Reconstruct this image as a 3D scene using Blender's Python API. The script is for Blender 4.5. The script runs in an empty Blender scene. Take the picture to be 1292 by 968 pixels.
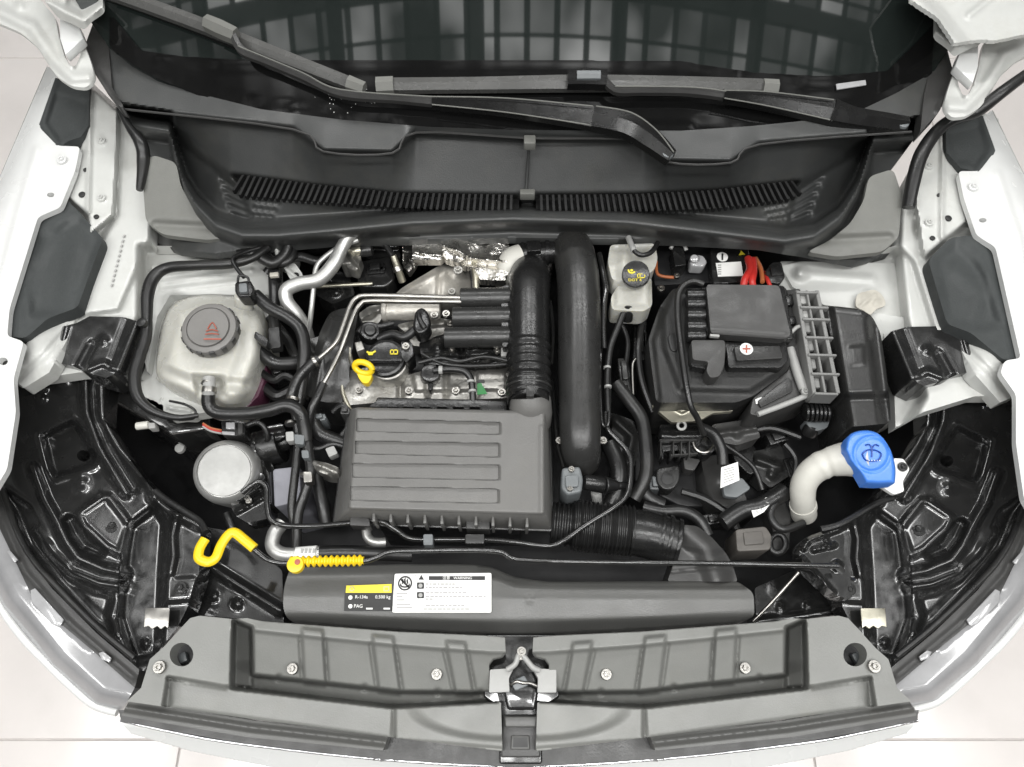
import bpy, bmesh, math, random
import numpy as np
from mathutils import Vector, Matrix
random.seed(7); np.random.seed(7)
R = math.radians
sc = bpy.context.scene
C = sc.collection

# ------------------------------------------------------------------ camera
CAMZ, TILT, FPX = 2.1, R(25), 940.0
CT, ST = math.cos(TILT), math.sin(TILT)
cd = bpy.data.cameras.new('camera'); cam = bpy.data.objects.new('camera', cd); C.objects.link(cam)
cam.location = (0, 0, CAMZ); cam.rotation_euler = (TILT, 0, 0)
cd.sensor_width = 36; cd.lens = 36 * FPX / 1292; cd.clip_start = .05; cd.clip_end = 100
sc.camera = cam

# ------------------------------------------------------------------ light: a workshop ceiling with rows of lamp panels
w = bpy.data.worlds.new('World'); sc.world = w; w.use_nodes = True
bg = w.node_tree.nodes['Background']; bg.inputs[0].default_value = (1, .995, .98, 1); bg.inputs[1].default_value = .10
def area(x, y, z, sx, sy, power, col=(1, .998, .985)):
    l = bpy.data.lights.new('ceiling_lamp', 'AREA'); l.shape = 'RECTANGLE'; l.size = sx; l.size_y = sy
    l.energy = power; l.color = col
    o = bpy.data.objects.new('ceiling_lamp', l); C.objects.link(o); o.location = (x, y, z)
# glazed ceiling: one broad panel of panes and bars, uneven in brightness
l = bpy.data.lights.new('ceiling_panes', 'AREA'); l.shape = 'RECTANGLE'; l.size = 7.0; l.size_y = 3.6; l.energy = 190; l.color = (1, 1, .985)
o = bpy.data.objects.new('ceiling_panes', l); C.objects.link(o); o.location = (0, .7, 4.2)
l.use_nodes = True; nt = l.node_tree; em = nt.nodes['Emission']
ge = nt.nodes.new('ShaderNodeNewGeometry')
def brick(sx, sy, mortar, c1, c2):
    mp = nt.nodes.new('ShaderNodeMapping'); mp.inputs['Scale'].default_value = (sx, sy, 1); nt.links.new(ge.outputs['Parametric'], mp.inputs['Vector'])
    b = nt.nodes.new('ShaderNodeTexBrick'); b.offset = .0; b.inputs['Scale'].default_value = 1; b.inputs['Mortar Size'].default_value = mortar; b.inputs['Mortar Smooth'].default_value = .1
    b.inputs['Color1'].default_value = (c1, c1, c1, 1); b.inputs['Color2'].default_value = (c2, c2, c2, 1); b.inputs['Mortar'].default_value = (.05, .05, .05, 1); b.inputs['Brick Width'].default_value = 1; b.inputs['Row Height'].default_value = 1
    nt.links.new(mp.outputs[0], b.inputs['Vector']); return b
b1 = brick(31, 6, .11, .15, 1.6); b2 = brick(6.5, 17, .06, .55, 1.5)
mp = nt.nodes.new('ShaderNodeMapping'); mp.inputs['Scale'].default_value = (7, 3.2, 1); nt.links.new(ge.outputs['Parametric'], mp.inputs['Vector'])
nz = nt.nodes.new('ShaderNodeTexNoise'); nz.inputs['Scale'].default_value = 1.0; nz.inputs['Detail'].default_value = 3; nt.links.new(mp.outputs[0], nz.inputs['Vector'])
rm = nt.nodes.new('ShaderNodeMapRange'); rm.inputs[1].default_value = .44; rm.inputs[2].default_value = .60; rm.inputs[3].default_value = .10; rm.inputs[4].default_value = 1.5; nt.links.new(nz.outputs['Fac'], rm.inputs[0])
mu = nt.nodes.new('ShaderNodeMath'); mu.operation = 'MULTIPLY'; nt.links.new(b1.outputs['Color'], mu.inputs[0]); nt.links.new(rm.outputs[0], mu.inputs[1]); m3 = nt.nodes.new('ShaderNodeMath'); m3.operation = 'MULTIPLY'; nt.links.new(mu.outputs[0], m3.inputs[0]); nt.links.new(b2.outputs['Color'], m3.inputs[1]); nt.links.new(m3.outputs[0], em.inputs['Strength'])
# strip lamps in front, behind and to both sides
for x in (-2.2, -.75, .75, 2.2): area(x, -1.55, 3.7, 1.1, .14, 22)
for x in (-1.5, 0, 1.5): area(x, 2.45, 3.9, 1.0, .30, 26)
for x in (-2.7, 2.7): area(x, -.05, 3.7, .50, 1.3, 26)
for x in (-1.5, -.5, .5, 1.5): area(x, -.25, 3.5, .62, .20, 19)
vs = sc.view_settings
vs.view_transform = 'Standard'; vs.look = 'None'; vs.exposure = 0.0; vs.gamma = 1; vs.use_curve_mapping = False

# ------------------------------------------------------------------ pixel -> place
def ray(px, py):
    dx = (px - 646) / FPX; dy = -(py - 484) / FPX
    return dx, dy * CT + ST, dy * ST - CT
def P(px, py, z):
    a, b, c = ray(px, py); s = (CAMZ - z) / -c
    return Vector((a * s, b * s, z))
def S(px, py, z):                      # metres per pixel of the photograph at that place
    return (CAMZ - z) / -ray(px, py)[2] / FPX
def mir(pts, cx=660, dy=0):            # the other side of the car
    return [(2 * cx - p[0], p[1] + dy) + tuple(p[2:]) for p in pts]

# ------------------------------------------------------------------ materials
MATS = {}
def mat(name, col, rough=.5, metal=0., var=.12, vscale=14, bump=.05, bscale=250, coat=0., spec=.5, sss=0., dirt=0., rvar=.12):
    m = bpy.data.materials.new(name); m.use_nodes = True; nt = m.node_tree; N = nt.nodes; L = nt.links
    b = N['Principled BSDF']
    tc = N.new('ShaderNodeTexCoord')
    n = N.new('ShaderNodeTexNoise'); n.inputs['Scale'].default_value = vscale; n.inputs['Detail'].default_value = 6; n.inputs['Roughness'].default_value = .65
    L.new(tc.outputs['Object'], n.inputs['Vector'])
    mr = N.new('ShaderNodeMapRange'); mr.inputs[1].default_value = .3; mr.inputs[2].default_value = .7
    mr.inputs[3].default_value = 1 - var; mr.inputs[4].default_value = 1 + var
    L.new(n.outputs['Fac'], mr.inputs[0])
    mx = N.new('ShaderNodeMix'); mx.data_type = 'RGBA'; mx.blend_type = 'MULTIPLY'; mx.inputs[0].default_value = 1
    mx.inputs[6].default_value = (*col, 1); L.new(mr.outputs[0], mx.inputs[7])
    colout = mx.outputs[2]
    if dirt:
        n2 = N.new('ShaderNodeTexNoise'); n2.inputs['Scale'].default_value = 6; n2.inputs['Detail'].default_value = 10; n2.inputs['Roughness'].default_value = .75
        L.new(tc.outputs['Object'], n2.inputs['Vector'])
        m2 = N.new('ShaderNodeMapRange'); m2.inputs[1].default_value = .5; m2.inputs[2].default_value = .72; m2.inputs[3].default_value = 0; m2.inputs[4].default_value = dirt
        L.new(n2.outputs['Fac'], m2.inputs[0])
        x2 = N.new('ShaderNodeMix'); x2.data_type = 'RGBA'; x2.inputs[7].default_value = (.22, .20, .15, 1)
        L.new(m2.outputs[0], x2.inputs[0]); L.new(colout, x2.inputs[6]); colout = x2.outputs[2]
    L.new(colout, b.inputs['Base Color'])
    r2 = N.new('ShaderNodeMapRange'); r2.inputs[1].default_value = .3; r2.inputs[2].default_value = .7
    r2.inputs[3].default_value = max(.02, rough - rvar * rough * 2); r2.inputs[4].default_value = min(1, rough + rvar * rough * 2)
    n3 = N.new('ShaderNodeTexNoise'); n3.inputs['Scale'].default_value = vscale * 2.3; n3.inputs['Detail'].default_value = 4
    L.new(tc.outputs['Object'], n3.inputs['Vector']); L.new(n3.outputs['Fac'], r2.inputs[0]); L.new(r2.outputs[0], b.inputs['Roughness'])
    b.inputs['Metallic'].default_value = metal; b.inputs['Specular IOR Level'].default_value = spec
    b.inputs['Coat Weight'].default_value = coat; b.inputs['Coat Roughness'].default_value = .06
    if sss:
        b.inputs['Subsurface Weight'].default_value = sss; b.inputs['Subsurface Radius'].default_value = (.02, .018, .012)
        b.inputs['Subsurface Scale'].default_value = .6
    if bump:
        n4 = N.new('ShaderNodeTexNoise'); n4.inputs['Scale'].default_value = bscale; n4.inputs['Detail'].default_value = 3
        L.new(tc.outputs['Object'], n4.inputs['Vector'])
        bp = N.new('ShaderNodeBump'); bp.inputs['Strength'].default_value = bump; bp.inputs['Distance'].default_value = .004
        L.new(n4.outputs['Fac'], bp.inputs['Height']); L.new(bp.outputs[0], b.inputs['Normal'])
    MATS[name] = m; return m
mat('carrier_black', (.014, .014, .0139), .22, var=.3, vscale=18, bump=.004, bscale=25, coat=.5, rvar=.25, spec=.7)
mat('can_top', (.29, .29, .28), .40, metal=.3, var=.16, vscale=25, bump=.05, bscale=60)
mat('white_paint', (.64, .645, .635), .26, var=.04, vscale=5, bump=.012, bscale=60, coat=.5, dirt=.05)
mat('apron_paint', (.50, .505, .485), .38, var=.07, vscale=7, bump=.03, bscale=70, coat=.15, dirt=.25)
mat('black_paint', (.014, .014, .0138), .20, var=.3, vscale=18, bump=.012, bscale=45, coat=.6, rvar=.3)
mat('black_matte', (.012, .012, .013), .5, var=.3)
mat('front_plastic', (.178, .180, .170), .42, dirt=.10, var=.07, vscale=9, bump=.10, bscale=420)
mat('front_plastic_dark', (.05, .052, .05), .5, var=.1, bump=.10, bscale=420)
mat('cowl_plastic', (.040, .0415, .041), .43, var=.12, vscale=7, bump=.10, bscale=420, dirt=.07)
mat('cowl_light', (.145, .146, .134), .55, var=.08, bump=.1, bscale=420)
mat('box_plastic', (.122, .120, .115), .44, dirt=.06, var=.06, bump=.14, bscale=380)
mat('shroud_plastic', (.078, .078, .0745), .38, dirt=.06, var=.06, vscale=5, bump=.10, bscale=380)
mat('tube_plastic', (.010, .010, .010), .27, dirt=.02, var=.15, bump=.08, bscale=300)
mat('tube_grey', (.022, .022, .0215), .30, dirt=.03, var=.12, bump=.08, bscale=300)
mat('rubber', (.012, .012, .012), .34, dirt=.03, var=.2, bump=.1, bscale=300)
mat('pad_foam', (.036, .040, .040), .7, var=.12, vscale=10, bump=.2, bscale=300)
mat('battery_felt', (.013, .013, .0127), .5, dirt=.05, var=.2, bump=.25, bscale=350)
mat('lid_plastic', (.040, .0395, .0385), .40, var=.08, bump=.10, bscale=380)
mat('tank_plastic', (.46, .455, .415), .28, var=.07, vscale=12, bump=.04, bscale=90, sss=.35)
mat('fluid_pink', (.07, .022, .04), .3)
mat('cap_grey', (.15, .145, .138), .5, var=.1)
mat('cast_alu', (.36, .352, .33), .46, metal=.85, var=.2, vscale=30, bump=.35, bscale=160)
mat('alu_pipe', (.50, .50, .485), .42, metal=.75, var=.1, bump=.08, bscale=90)
mat('steel', (.34, .33, .31), .33, metal=1, var=.15, bump=.05)
mat('turbo_cast', (.46, .44, .40), .45, metal=.45, var=.2, vscale=30, bump=.3, bscale=160)
mat('slat_black', (.008, .008, .008), .6, spec=.25)
mat('zinc', (.46, .44, .36), .38, metal=.9, var=.2, vscale=30, bump=.08)
mat('chrome', (.70, .70, .72), .18, metal=1, var=.03, bump=0)
mat('heat_shield', (.74, .72, .68), .28, metal=1, var=.15, bump=.9, bscale=120)
mat('yellow', (.76, .53, .012), .36, dirt=.10, var=.05, bump=.05)
mat('yellow_print', (.72, .60, .04), .5, var=.03, bump=0)
mat('blue', (.06, .20, .64), .32, var=.05, bump=.04)
mat('beige', (.54, .53, .485), .45, var=.06, bump=.06)
mat('white_label', (.75, .75, .73), .45, var=.03, bump=0)
mat('black_print', (.015, .015, .015), .5, var=.05, bump=0)
mat('grey_print', (.35, .35, .34), .5, var=.05, bump=0)
mat('red_print', (.34, .09, .06), .5, var=.05, bump=0)
mat('red_wire', (.42, .025, .02), .4)
mat('orange_wire', (.36, .11, .04), .4)
mat('green_print', (.015, .15, .035), .45)
mat('clear_plastic', (.34, .34, .345), .15, var=.2, coat=.6)
mat('grey_tag', (.31, .31, .30), .45, var=.1)
mat('sealant', (.42, .40, .35), .6, bump=.2, bscale=80)
mat('lavender', (.24, .24, .27), .5, var=.1)
mat('connector_grey', (.13, .14, .145), .4)
mat('bar_grey', (.17, .17, .165), .4, var=.1)
mat('blue_dark', (.015, .06, .30), .4, bump=0)
mat('brown_grey', (.085, .078, .07), .5)
mat('rod_dark', (.05, .05, .05), .3)
mat('wiper_rubber', (.075, .075, .072), .26, var=.15)
mat('floor_tile', (.74, .70, .675), .16, dirt=.05, var=.05, vscale=2, bump=.02, bscale=8)
mat('joint', (.55, .52, .50), .7)
def glass_mat():
    m = mat('windscreen_glass', (.010, .013, .012), .03, var=.05, bump=0, rvar=.05)
    b = m.node_tree.nodes['Principled BSDF']; b.inputs['IOR'].default_value = 1.5; b.inputs['Coat Weight'].default_value = 0
    m = mat('frit', (.005, .005, .005), .08, var=.1, bump=0, spec=.22)
glass_mat()

# ------------------------------------------------------------------ objects
def tag(o, label=None, cat=None, group=None, kind=None):
    for k, v in (('label', label), ('category', cat), ('group', group), ('kind', kind)):
        if v: o[k] = v
    return o
def thing(name, label, cat, loc, group=None):
    o = bpy.data.objects.new(name, None); C.objects.link(o); o.empty_display_size = .03
    o.location = loc; o['wl'] = tuple(loc); return tag(o, label, cat, group)
def wloc(o):
    v = Vector((0, 0, 0))
    while o is not None: v += Vector(o.location); o = o.parent
    return v
class MB:
    def __init__(s): s.V = []; s.F = []
    def add(s, V, F):
        k = len(s.V); s.V += [Vector(v) for v in V]; s.F += [tuple(i + k for i in f) for f in F]; return s
    def prism(s, top, zb, draft=1.0):
        """top: world points; goes straight down to zb (or by -zb when negative), base grown by draft."""
        n = len(top); c = sum(top, Vector()) / n
        bot = [Vector((c.x + (p.x - c.x) * draft, c.y + (p.y - c.y) * draft, zb if zb >= 0 else p.z + zb)) for p in top]
        a = sum(top[i].x * top[(i + 1) % n].y - top[(i + 1) % n].x * top[i].y for i in range(n))
        if a < 0: top = top[::-1]; bot = bot[::-1]
        F = [tuple(range(n)), tuple(range(2 * n - 1, n - 1, -1))] + [(i, n + i, n + (i + 1) % n, (i + 1) % n) for i in range(n)]
        return s.add(list(top) + bot, F)
    def px(s, pts, z, zb, draft=1.0):
        return s.prism([P(p[0], p[1], p[2] if len(p) > 2 else z) for p in pts], zb, draft)
    def tube(s, W, r, seg=12, flat=1.0, cap=True):
        """W world points; r number or list."""
        n = len(W); rr = r if isinstance(r, (list, tuple)) else [r] * n
        T = [(W[min(i + 1, n - 1)] - W[max(i - 1, 0)]).normalized() for i in range(n)]
        up = Vector((0, 0, 1)) if abs(T[0].z) < .9 else Vector((0, 1, 0))
        u = T[0].cross(up).normalized(); V = []; F = []
        for i in range(n):
            u = (u - T[i] * u.dot(T[i])).normalized(); v = u.cross(T[i])
            for k in range(seg):
                a = 2 * math.pi * k / seg; V.append(W[i] + u * rr[i] * math.cos(a) + v * rr[i] * flat * math.sin(a))
        for i in range(n - 1):
            for k in range(seg):
                k2 = (k + 1) % seg; F.append((i * seg + k, i * seg + k2, (i + 1) * seg + k2, (i + 1) * seg + k))
        if cap: F.append(tuple(range(seg - 1, -1, -1))); F.append(tuple((n - 1) * seg + k for k in range(seg)))
        return s.add(V, F)
    def lathe(s, c, ax, prof, seg=32, sx=1.0):
        ax = Vector(ax).normalized(); u = ax.cross(Vector((0, 1, 0)) if abs(ax.y) < .9 else Vector((1, 0, 0))).normalized(); v = ax.cross(u)
        V = []; F = []; n = len(prof)
        for r, h in prof:
            for k in range(seg):
                a = 2 * math.pi * k / seg; V.append(c + u * r * math.cos(a) * sx + v * r * math.sin(a) + ax * h)
        for i in range(n - 1):
            for k in range(seg):
                k2 = (k + 1) % seg; F.append((i * seg + k, i * seg + k2, (i + 1) * seg + k2, (i + 1) * seg + k))
        F.append(tuple(range(seg - 1, -1, -1))); F.append(tuple((n - 1) * seg + k for k in range(seg)))
        return s.add(V, F)
    def loft(s, a, za, b, zb):
        T = [P(p[0], p[1], za) for p in a]; B = [P(p[0], p[1], zb) for p in b]; n = len(T)
        return s.add(T + B, [tuple(range(n)), tuple(range(2 * n - 1, n - 1, -1))] + [(i, n + i, n + (i + 1) % n, (i + 1) % n) for i in range(n)])
    def box(s, c, sx, sy, sz, rz=0, rx=0, ry=0):
        M = Matrix.Rotation(rz, 3, 'Z') @ Matrix.Rotation(ry, 3, 'Y') @ Matrix.Rotation(rx, 3, 'X')
        V = [c + M @ Vector((x * sx / 2, y * sy / 2, z * sz / 2)) for z in (-1, 1) for x, y in ((-1, -1), (1, -1), (1, 1), (-1, 1))]
        return s.add(V, [(3, 2, 1, 0), (4, 5, 6, 7), (0, 1, 5, 4), (1, 2, 6, 5), (2, 3, 7, 6), (3, 0, 4, 7)])
    def build(s, name, m, parent=None, bevel=0, seg=2, sharp=38, kind=None, recalc=True):
        me = bpy.data.meshes.new(name)
        lo = Vector((min(v.x for v in s.V), min(v.y for v in s.V), min(v.z for v in s.V)))
        hi = Vector((max(v.x for v in s.V), max(v.y for v in s.V), max(v.z for v in s.V)))
        o0 = Vector(((lo.x + hi.x) / 2, (lo.y + hi.y) / 2, lo.z))
        me.from_pydata([tuple(v - o0) for v in s.V], [], s.F)
        bm = bmesh.new(); bm.from_mesh(me)
        if recalc: bmesh.ops.recalc_face_normals(bm, faces=bm.faces)
        if bevel:
            bm.normal_update()
            E = [e for e in bm.edges if len(e.link_faces) == 2 and e.calc_face_angle(0) > R(28)]
            if E: bmesh.ops.bevel(bm, geom=E, offset=bevel, segments=seg, profile=.5, affect='EDGES', clamp_overlap=True)
        bm.to_mesh(me); bm.free()
        me.shade_smooth()
        try: me.set_sharp_from_angle(angle=R(sharp))
        except Exception: pass
        me.materials.append(MATS[m])
        o = bpy.data.objects.new(name, me); C.objects.link(o)
        if parent is not None: o.parent = parent; o.location = o0 - wloc(parent)
        else: o.location = o0
        if kind: o['kind'] = kind
        return o
def cr(pts, n=6, closed=False):
    """Catmull-Rom through points of any dimension."""
    p = [Vector(q) for q in pts]; m = len(p); out = []
    for i in range(m if closed else m - 1):
        g = (lambda k: p[k % m]) if closed else (lambda k: p[min(max(k, 0), m - 1)])
        a, b, c, d = g(i - 1), g(i), g(i + 1), g(i + 2)
        for k in range(n):
            t = k / n
            out.append(.5 * ((2 * b) + (c - a) * t + (2 * a - 5 * b + 4 * c - d) * t * t + (3 * b - a - 3 * c + d) * t ** 3))
    if not closed: out.append(p[-1])
    return out
def rnd(pts, r, n=4):
    """round a polygon's corners (pixel space)"""
    out = []; m = len(pts)
    for i in range(m):
        a, b, c = Vector(pts[i - 1][:2]), Vector(pts[i][:2]), Vector(pts[(i + 1) % m][:2])
        la, lc = (a - b).length, (c - b).length; rr = min(r, la * .48, lc * .48)
        p, q = b + (a - b) / max(la, 1e-6) * rr, b + (c - b) / max(lc, 1e-6) * rr
        for k in range(n + 1):
            t = k / n; v = p * (1 - t) ** 2 + b * 2 * t * (1 - t) + q * t * t
            out.append((v.x, v.y))
    return out
def world(pts): return [P(*p) for p in pts]
def hose(name, pts, r, m, parent=None, n=6, seg=10, flat=1.0, bands=0):
    """pts (px, py, z); r in photo pixels"""
    q = cr(pts, n); W = [P(*v) for v in q]
    mid = q[len(q) // 2]
    rr = [r * S(v[0], v[1], v[2]) for v in q] if not isinstance(r, (list, tuple)) else None
    if rr is None:
        rr = [np.interp(i / (len(q) - 1), np.linspace(0, 1, len(r)), r) * S(*q[i]) for i in range(len(q))]
    return MB().tube(W, rr, seg, flat).build(name, m, parent)
def slab(name, pts, z, thick, m, parent=None, r=0, bevel=.002, draft=1.0, seg=2):
    if r: 
        zz = None
        pts = rnd(pts, r)
    return MB().px(pts, z, -thick if thick > 0 else 0, draft).build(name, m, parent, bevel, seg)
def block(name, pts, z, zb, m, parent=None, r=0, bevel=.004, draft=1.0, seg=3):
    if r: pts = rnd(pts, r)
    return MB().px(pts, z, zb, draft).build(name, m, parent, bevel, seg)
def disc(name, px, py, z, rpx, h, m, parent=None, ax=(0, 0, 1), bev=.15, seg=28):
    s = S(px, py, z); r = rpx * s; b = bev * min(r, h if h > 0 else r)
    return MB().lathe(P(px, py, z), ax, [(r, -h), (r, -b), (r - b * .3, -b * .3), (r - b, 0)], seg).build(name, m, parent)
def bolt(px, py, z, rpx, parent, m='steel', ax=(0, 0, 1)):
    s = S(px, py, z); r = rpx * s; c = P(px, py, z)
    o = MB().lathe(c, ax, [(r, -.004), (r, .0012), (r * .93, .002), (r * .62, .002)], 20).build('bolt', m, parent)
    MB().lathe(c, ax, [(r * .58, .0005), (r * .58, .005), (r * .5, .006), (r * .34, .006), (r * .3, .003), (.0001, .003)], 6).build('bolt_head', m, o)
    return o
def text(body, px, py, z, hpx, m, parent, name='lettering', rz=0, ry=0, up=.0, sx=1.0):
    cu = bpy.data.curves.new(name, 'FONT'); cu.body = body; cu.align_x = 'CENTER'; cu.align_y = 'CENTER'
    s = S(px, py, z); cu.size = hpx * s * 1.35; cu.extrude = .0002; cu.resolution_u = 3
    t = bpy.data.objects.new(name, cu); C.objects.link(t)
    bpy.context.view_layer.update()
    me = bpy.data.meshes.new_from_object(t.evaluated_get(bpy.context.evaluated_depsgraph_get()))
    bpy.data.objects.remove(t); me.materials.clear(); me.materials.append(MATS[m])
    o = bpy.data.objects.new(name, me); C.objects.link(o)
    p = P(px, py, z); o.scale = (sx, 1, 1); o.rotation_euler = (up, ry, rz)
    o.parent = parent; o.location = p - (wloc(parent) if parent else Vector())
    return o

# ---- stamped / moulded sheet: a height field laid over an outline
def seg_dist(X, Y, pl, closed=False):
    pl = np.array(pl, float); d = np.full(X.shape, 1e9); m = len(pl)
    for i in range(m if closed else m - 1):
        a, b = pl[i], pl[(i + 1) % m]; ab = b - a; L2 = max((ab ** 2).sum(), 1e-9)
        t = np.clip(((X - a[0]) * ab[0] + (Y - a[1]) * ab[1]) / L2, 0, 1)
        d = np.minimum(d, np.hypot(X - a[0] - t * ab[0], Y - a[1] - t * ab[1]))
    return d
def inside(X, Y, pl):
    r = np.zeros(X.shape, bool); m = len(pl)
    for i in range(m):
        x1, y1 = pl[i][:2]; x2, y2 = pl[(i + 1) % m][:2]
        c = (y1 > Y) != (y2 > Y)
        with np.errstate(divide='ignore', invalid='ignore'):
            r ^= c & (X < (x2 - x1) * (Y - y1) / ((y2 - y1) if y2 != y1 else 1e-9) + x1)
    return r
def snap(X, Y, pl):
    best = np.full(X.shape, 1e9); bx = X.copy(); by = Y.copy(); m = len(pl)
    for i in range(m):
        a = np.array(pl[i][:2], float); b = np.array(pl[(i + 1) % m][:2], float); ab = b - a
        t = np.clip(((X - a[0]) * ab[0] + (Y - a[1]) * ab[1]) / max((ab ** 2).sum(), 1e-9), 0, 1)
        qx = a[0] + t * ab[0]; qy = a[1] + t * ab[1]; d = np.hypot(X - qx, Y - qy); k = d < best
        best[k] = d[k]; bx[k] = qx[k]; by[k] = qy[k]
    return bx, by
def sst(t): t = np.clip(t, 0, 1); return t * t * (3 - 2 * t)
def rows_z(rows):
    def f(X, Y):
        ys = np.array([np.interp(X, [p[0] for p in r], [p[1] for p in r]) for r, z in rows]); zs = [z for r, z in rows]
        o = np.full(X.shape, zs[0], float)
        for i in range(len(rows) - 1):
            t = (Y - ys[i]) / np.maximum(ys[i + 1] - ys[i], .01); k = t > 0
            v = zs[i] + (zs[i + 1] - zs[i]) * np.clip(t, 0, 1); o[k] = v[k]
        return o
    return f
def sheet(name, poly, z0, feats, m, parent=None, step=3.0, skirt=.02, holes=(), kind=None, sharp=50, blur=1):
    xs = [p[0] for p in poly]; ys = [p[1] for p in poly]
    gx = np.arange(min(xs) - step, max(xs) + 2 * step, step); gy = np.arange(min(ys) - step, max(ys) + 2 * step, step)
    X, Y = np.meshgrid(gx, gy); cx = (X[:-1, :-1] + X[1:, 1:]) / 2; cy = (Y[:-1, :-1] + Y[1:, 1:]) / 2
    ok = inside(cx, cy, poly)
    for h in holes: ok &= ~inside(cx, cy, h)
    used = np.zeros(X.shape, bool); inner = np.ones(X.shape, bool)
    for dy in (0, 1):
        for dx in (0, 1):
            used[dy:dy + ok.shape[0], dx:dx + ok.shape[1]] |= ok
    pad = np.zeros((X.shape[0] + 1, X.shape[1] + 1), bool); pad[1:-1, 1:-1] = ok
    inner = pad[:-1, :-1] & pad[1:, :-1] & pad[:-1, 1:] & pad[1:, 1:]
    bd = used & ~inner
    XX, YY = X.copy(), Y.copy()
    bx, by = snap(X[bd], Y[bd], poly)
    if holes:
        d0 = np.hypot(bx - X[bd], by - Y[bd])
        for h in holes:
            hx, hy = snap(X[bd], Y[bd], h); d1 = np.hypot(hx - X[bd], hy - Y[bd]); k = d1 < d0
            bx[k] = hx[k]; by[k] = hy[k]; d0 = np.minimum(d0, d1)
    XX[bd] = bx; YY[bd] = by
    Z = z0(XX, YY) if callable(z0) else np.full(XX.shape, float(z0))
    for f in feats:
        if f[0] == 'ridge':
            _, pl, wd, hh = f; d = seg_dist(XX, YY, pl); Z += hh * sst(1 - d / wd)
        elif f[0] == 'pan':
            _, pl, soft, hh = f; ins = inside(XX, YY, pl); d = seg_dist(XX, YY, pl, True); sd = np.where(ins, d, -d)
            Z += hh * sst((sd + soft / 2) / soft)
        elif f[0] == 'dome':
            _, c, rr, hh = f; d = np.hypot(XX - c[0], YY - c[1]); Z += hh * sst(1 - d / rr)
        elif f[0] == 'set':
            _, pl, soft, zz = f; ins = inside(XX, YY, pl); d = seg_dist(XX, YY, pl, True); sd = np.where(ins, d, -d)
            k = sst((sd + soft / 2) / soft); Z = Z * (1 - k) + (zz(XX, YY) if callable(zz) else zz) * k
        elif f[0] == 'fn':
            Z = f[1](XX, YY, Z)
    W_ = used.astype(float); Zm = np.where(used, Z, 0.)
    for _ in range(blur):
        acc = np.zeros_like(Zm); wt = np.zeros_like(Zm); pz = np.pad(Zm * W_, 1); pw = np.pad(W_, 1)
        for dj in (0, 1, 2):
            for di in (0, 1, 2):
                k = (1, 2, 1)[dj] * (1, 2, 1)[di]
                acc += k * pz[dj:dj + Z.shape[0], di:di + Z.shape[1]]; wt += k * pw[dj:dj + Z.shape[0], di:di + Z.shape[1]]
        Zm = np.where(used, acc / np.maximum(wt, 1e-9), 0.)
    if blur: Z = np.where(inner, Zm, Z)
    idx = -np.ones(X.shape, int); idx[used] = np.arange(used.sum())
    V = [P(x, y, z) for x, y, z in zip(XX[used], YY[used], Z[used])]
    F = []
    for j, i in zip(*np.nonzero(ok)):
        F.append((idx[j, i], idx[j + 1, i], idx[j + 1, i + 1], idx[j, i + 1]))
    me = bpy.data.meshes.new(name)
    lo = Vector((min(v.x for v in V), min(v.y for v in V), min(v.z for v in V) - skirt)); hi = Vector((max(v.x for v in V), max(v.y for v in V), 0))
    o0 = Vector(((lo.x + hi.x) / 2, (lo.y + hi.y) / 2, lo.z))
    me.from_pydata([tuple(v - o0) for v in V], [], F)
    bm = bmesh.new(); bm.from_mesh(me)
    bmesh.ops.dissolve_degenerate(bm, dist=1e-6, edges=bm.edges)
    if skirt:
        be = [e for e in bm.edges if e.is_boundary]
        g = bmesh.ops.extrude_edge_only(bm, edges=be)['geom']
        for v in g:
            if isinstance(v, bmesh.types.BMVert): v.co.z -= skirt
    bm.to_mesh(me); bm.free(); me.shade_smooth()
    try: me.set_sharp_from_angle(angle=R(sharp))
    except Exception: pass
    me.materials.append(MATS[m])
    o = bpy.data.objects.new(name, me); C.objects.link(o)
    if parent is not None: o.parent = parent; o.location = o0 - wloc(parent)
    else: o.location = o0
    if kind: o['kind'] = kind
    return o
def circ(cx, cy, r, n=20, ry=None): return [(cx + r * math.cos(2 * math.pi * k / n), cy + (ry or r) * math.sin(2 * math.pi * k / n)) for k in range(n)]
def base(px, py, z): return P(px, py, z)

# ================================================================== SETTING
floor = MB().box(Vector((0, .8, -.012)), 14, 14, .02).build('floor', 'joint', kind='structure')
tile0 = None
for i in range(-5, 5):
    for j in range(-4, 6):
        c = Vector((i * .8 + .36, j * .8 - .42, -.0015))
        if tile0 is None:
            tile0 = MB().box(c, .796, .796, .010).build('tile', 'floor_tile', floor, .0015, 1)
        else:
            t = tile0.copy(); C.objects.link(t); t.location = (c.x, c.y, c.z - .005 - floor.location.z) if False else Vector((c.x - floor.location.x, c.y - floor.location.y, tile0.location.z))

# ================================================================== CAR BODY
car = thing('car', 'white car seen from above with its engine bay open', 'car', Vector((0, .6, 0)))
# bay floor and walls (dark, deep)
MB().px([(120, 300), (1210, 300), (1210, 700), (1120, 860), (190, 860), (90, 700)], .42, .40).build('bay_floor', 'black_matte', car)
fw = MB(); fw.box(Vector((0, 1.27, .66)), 1.62, .02, .46); fw.build('firewall', 'black_matte', car)

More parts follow.
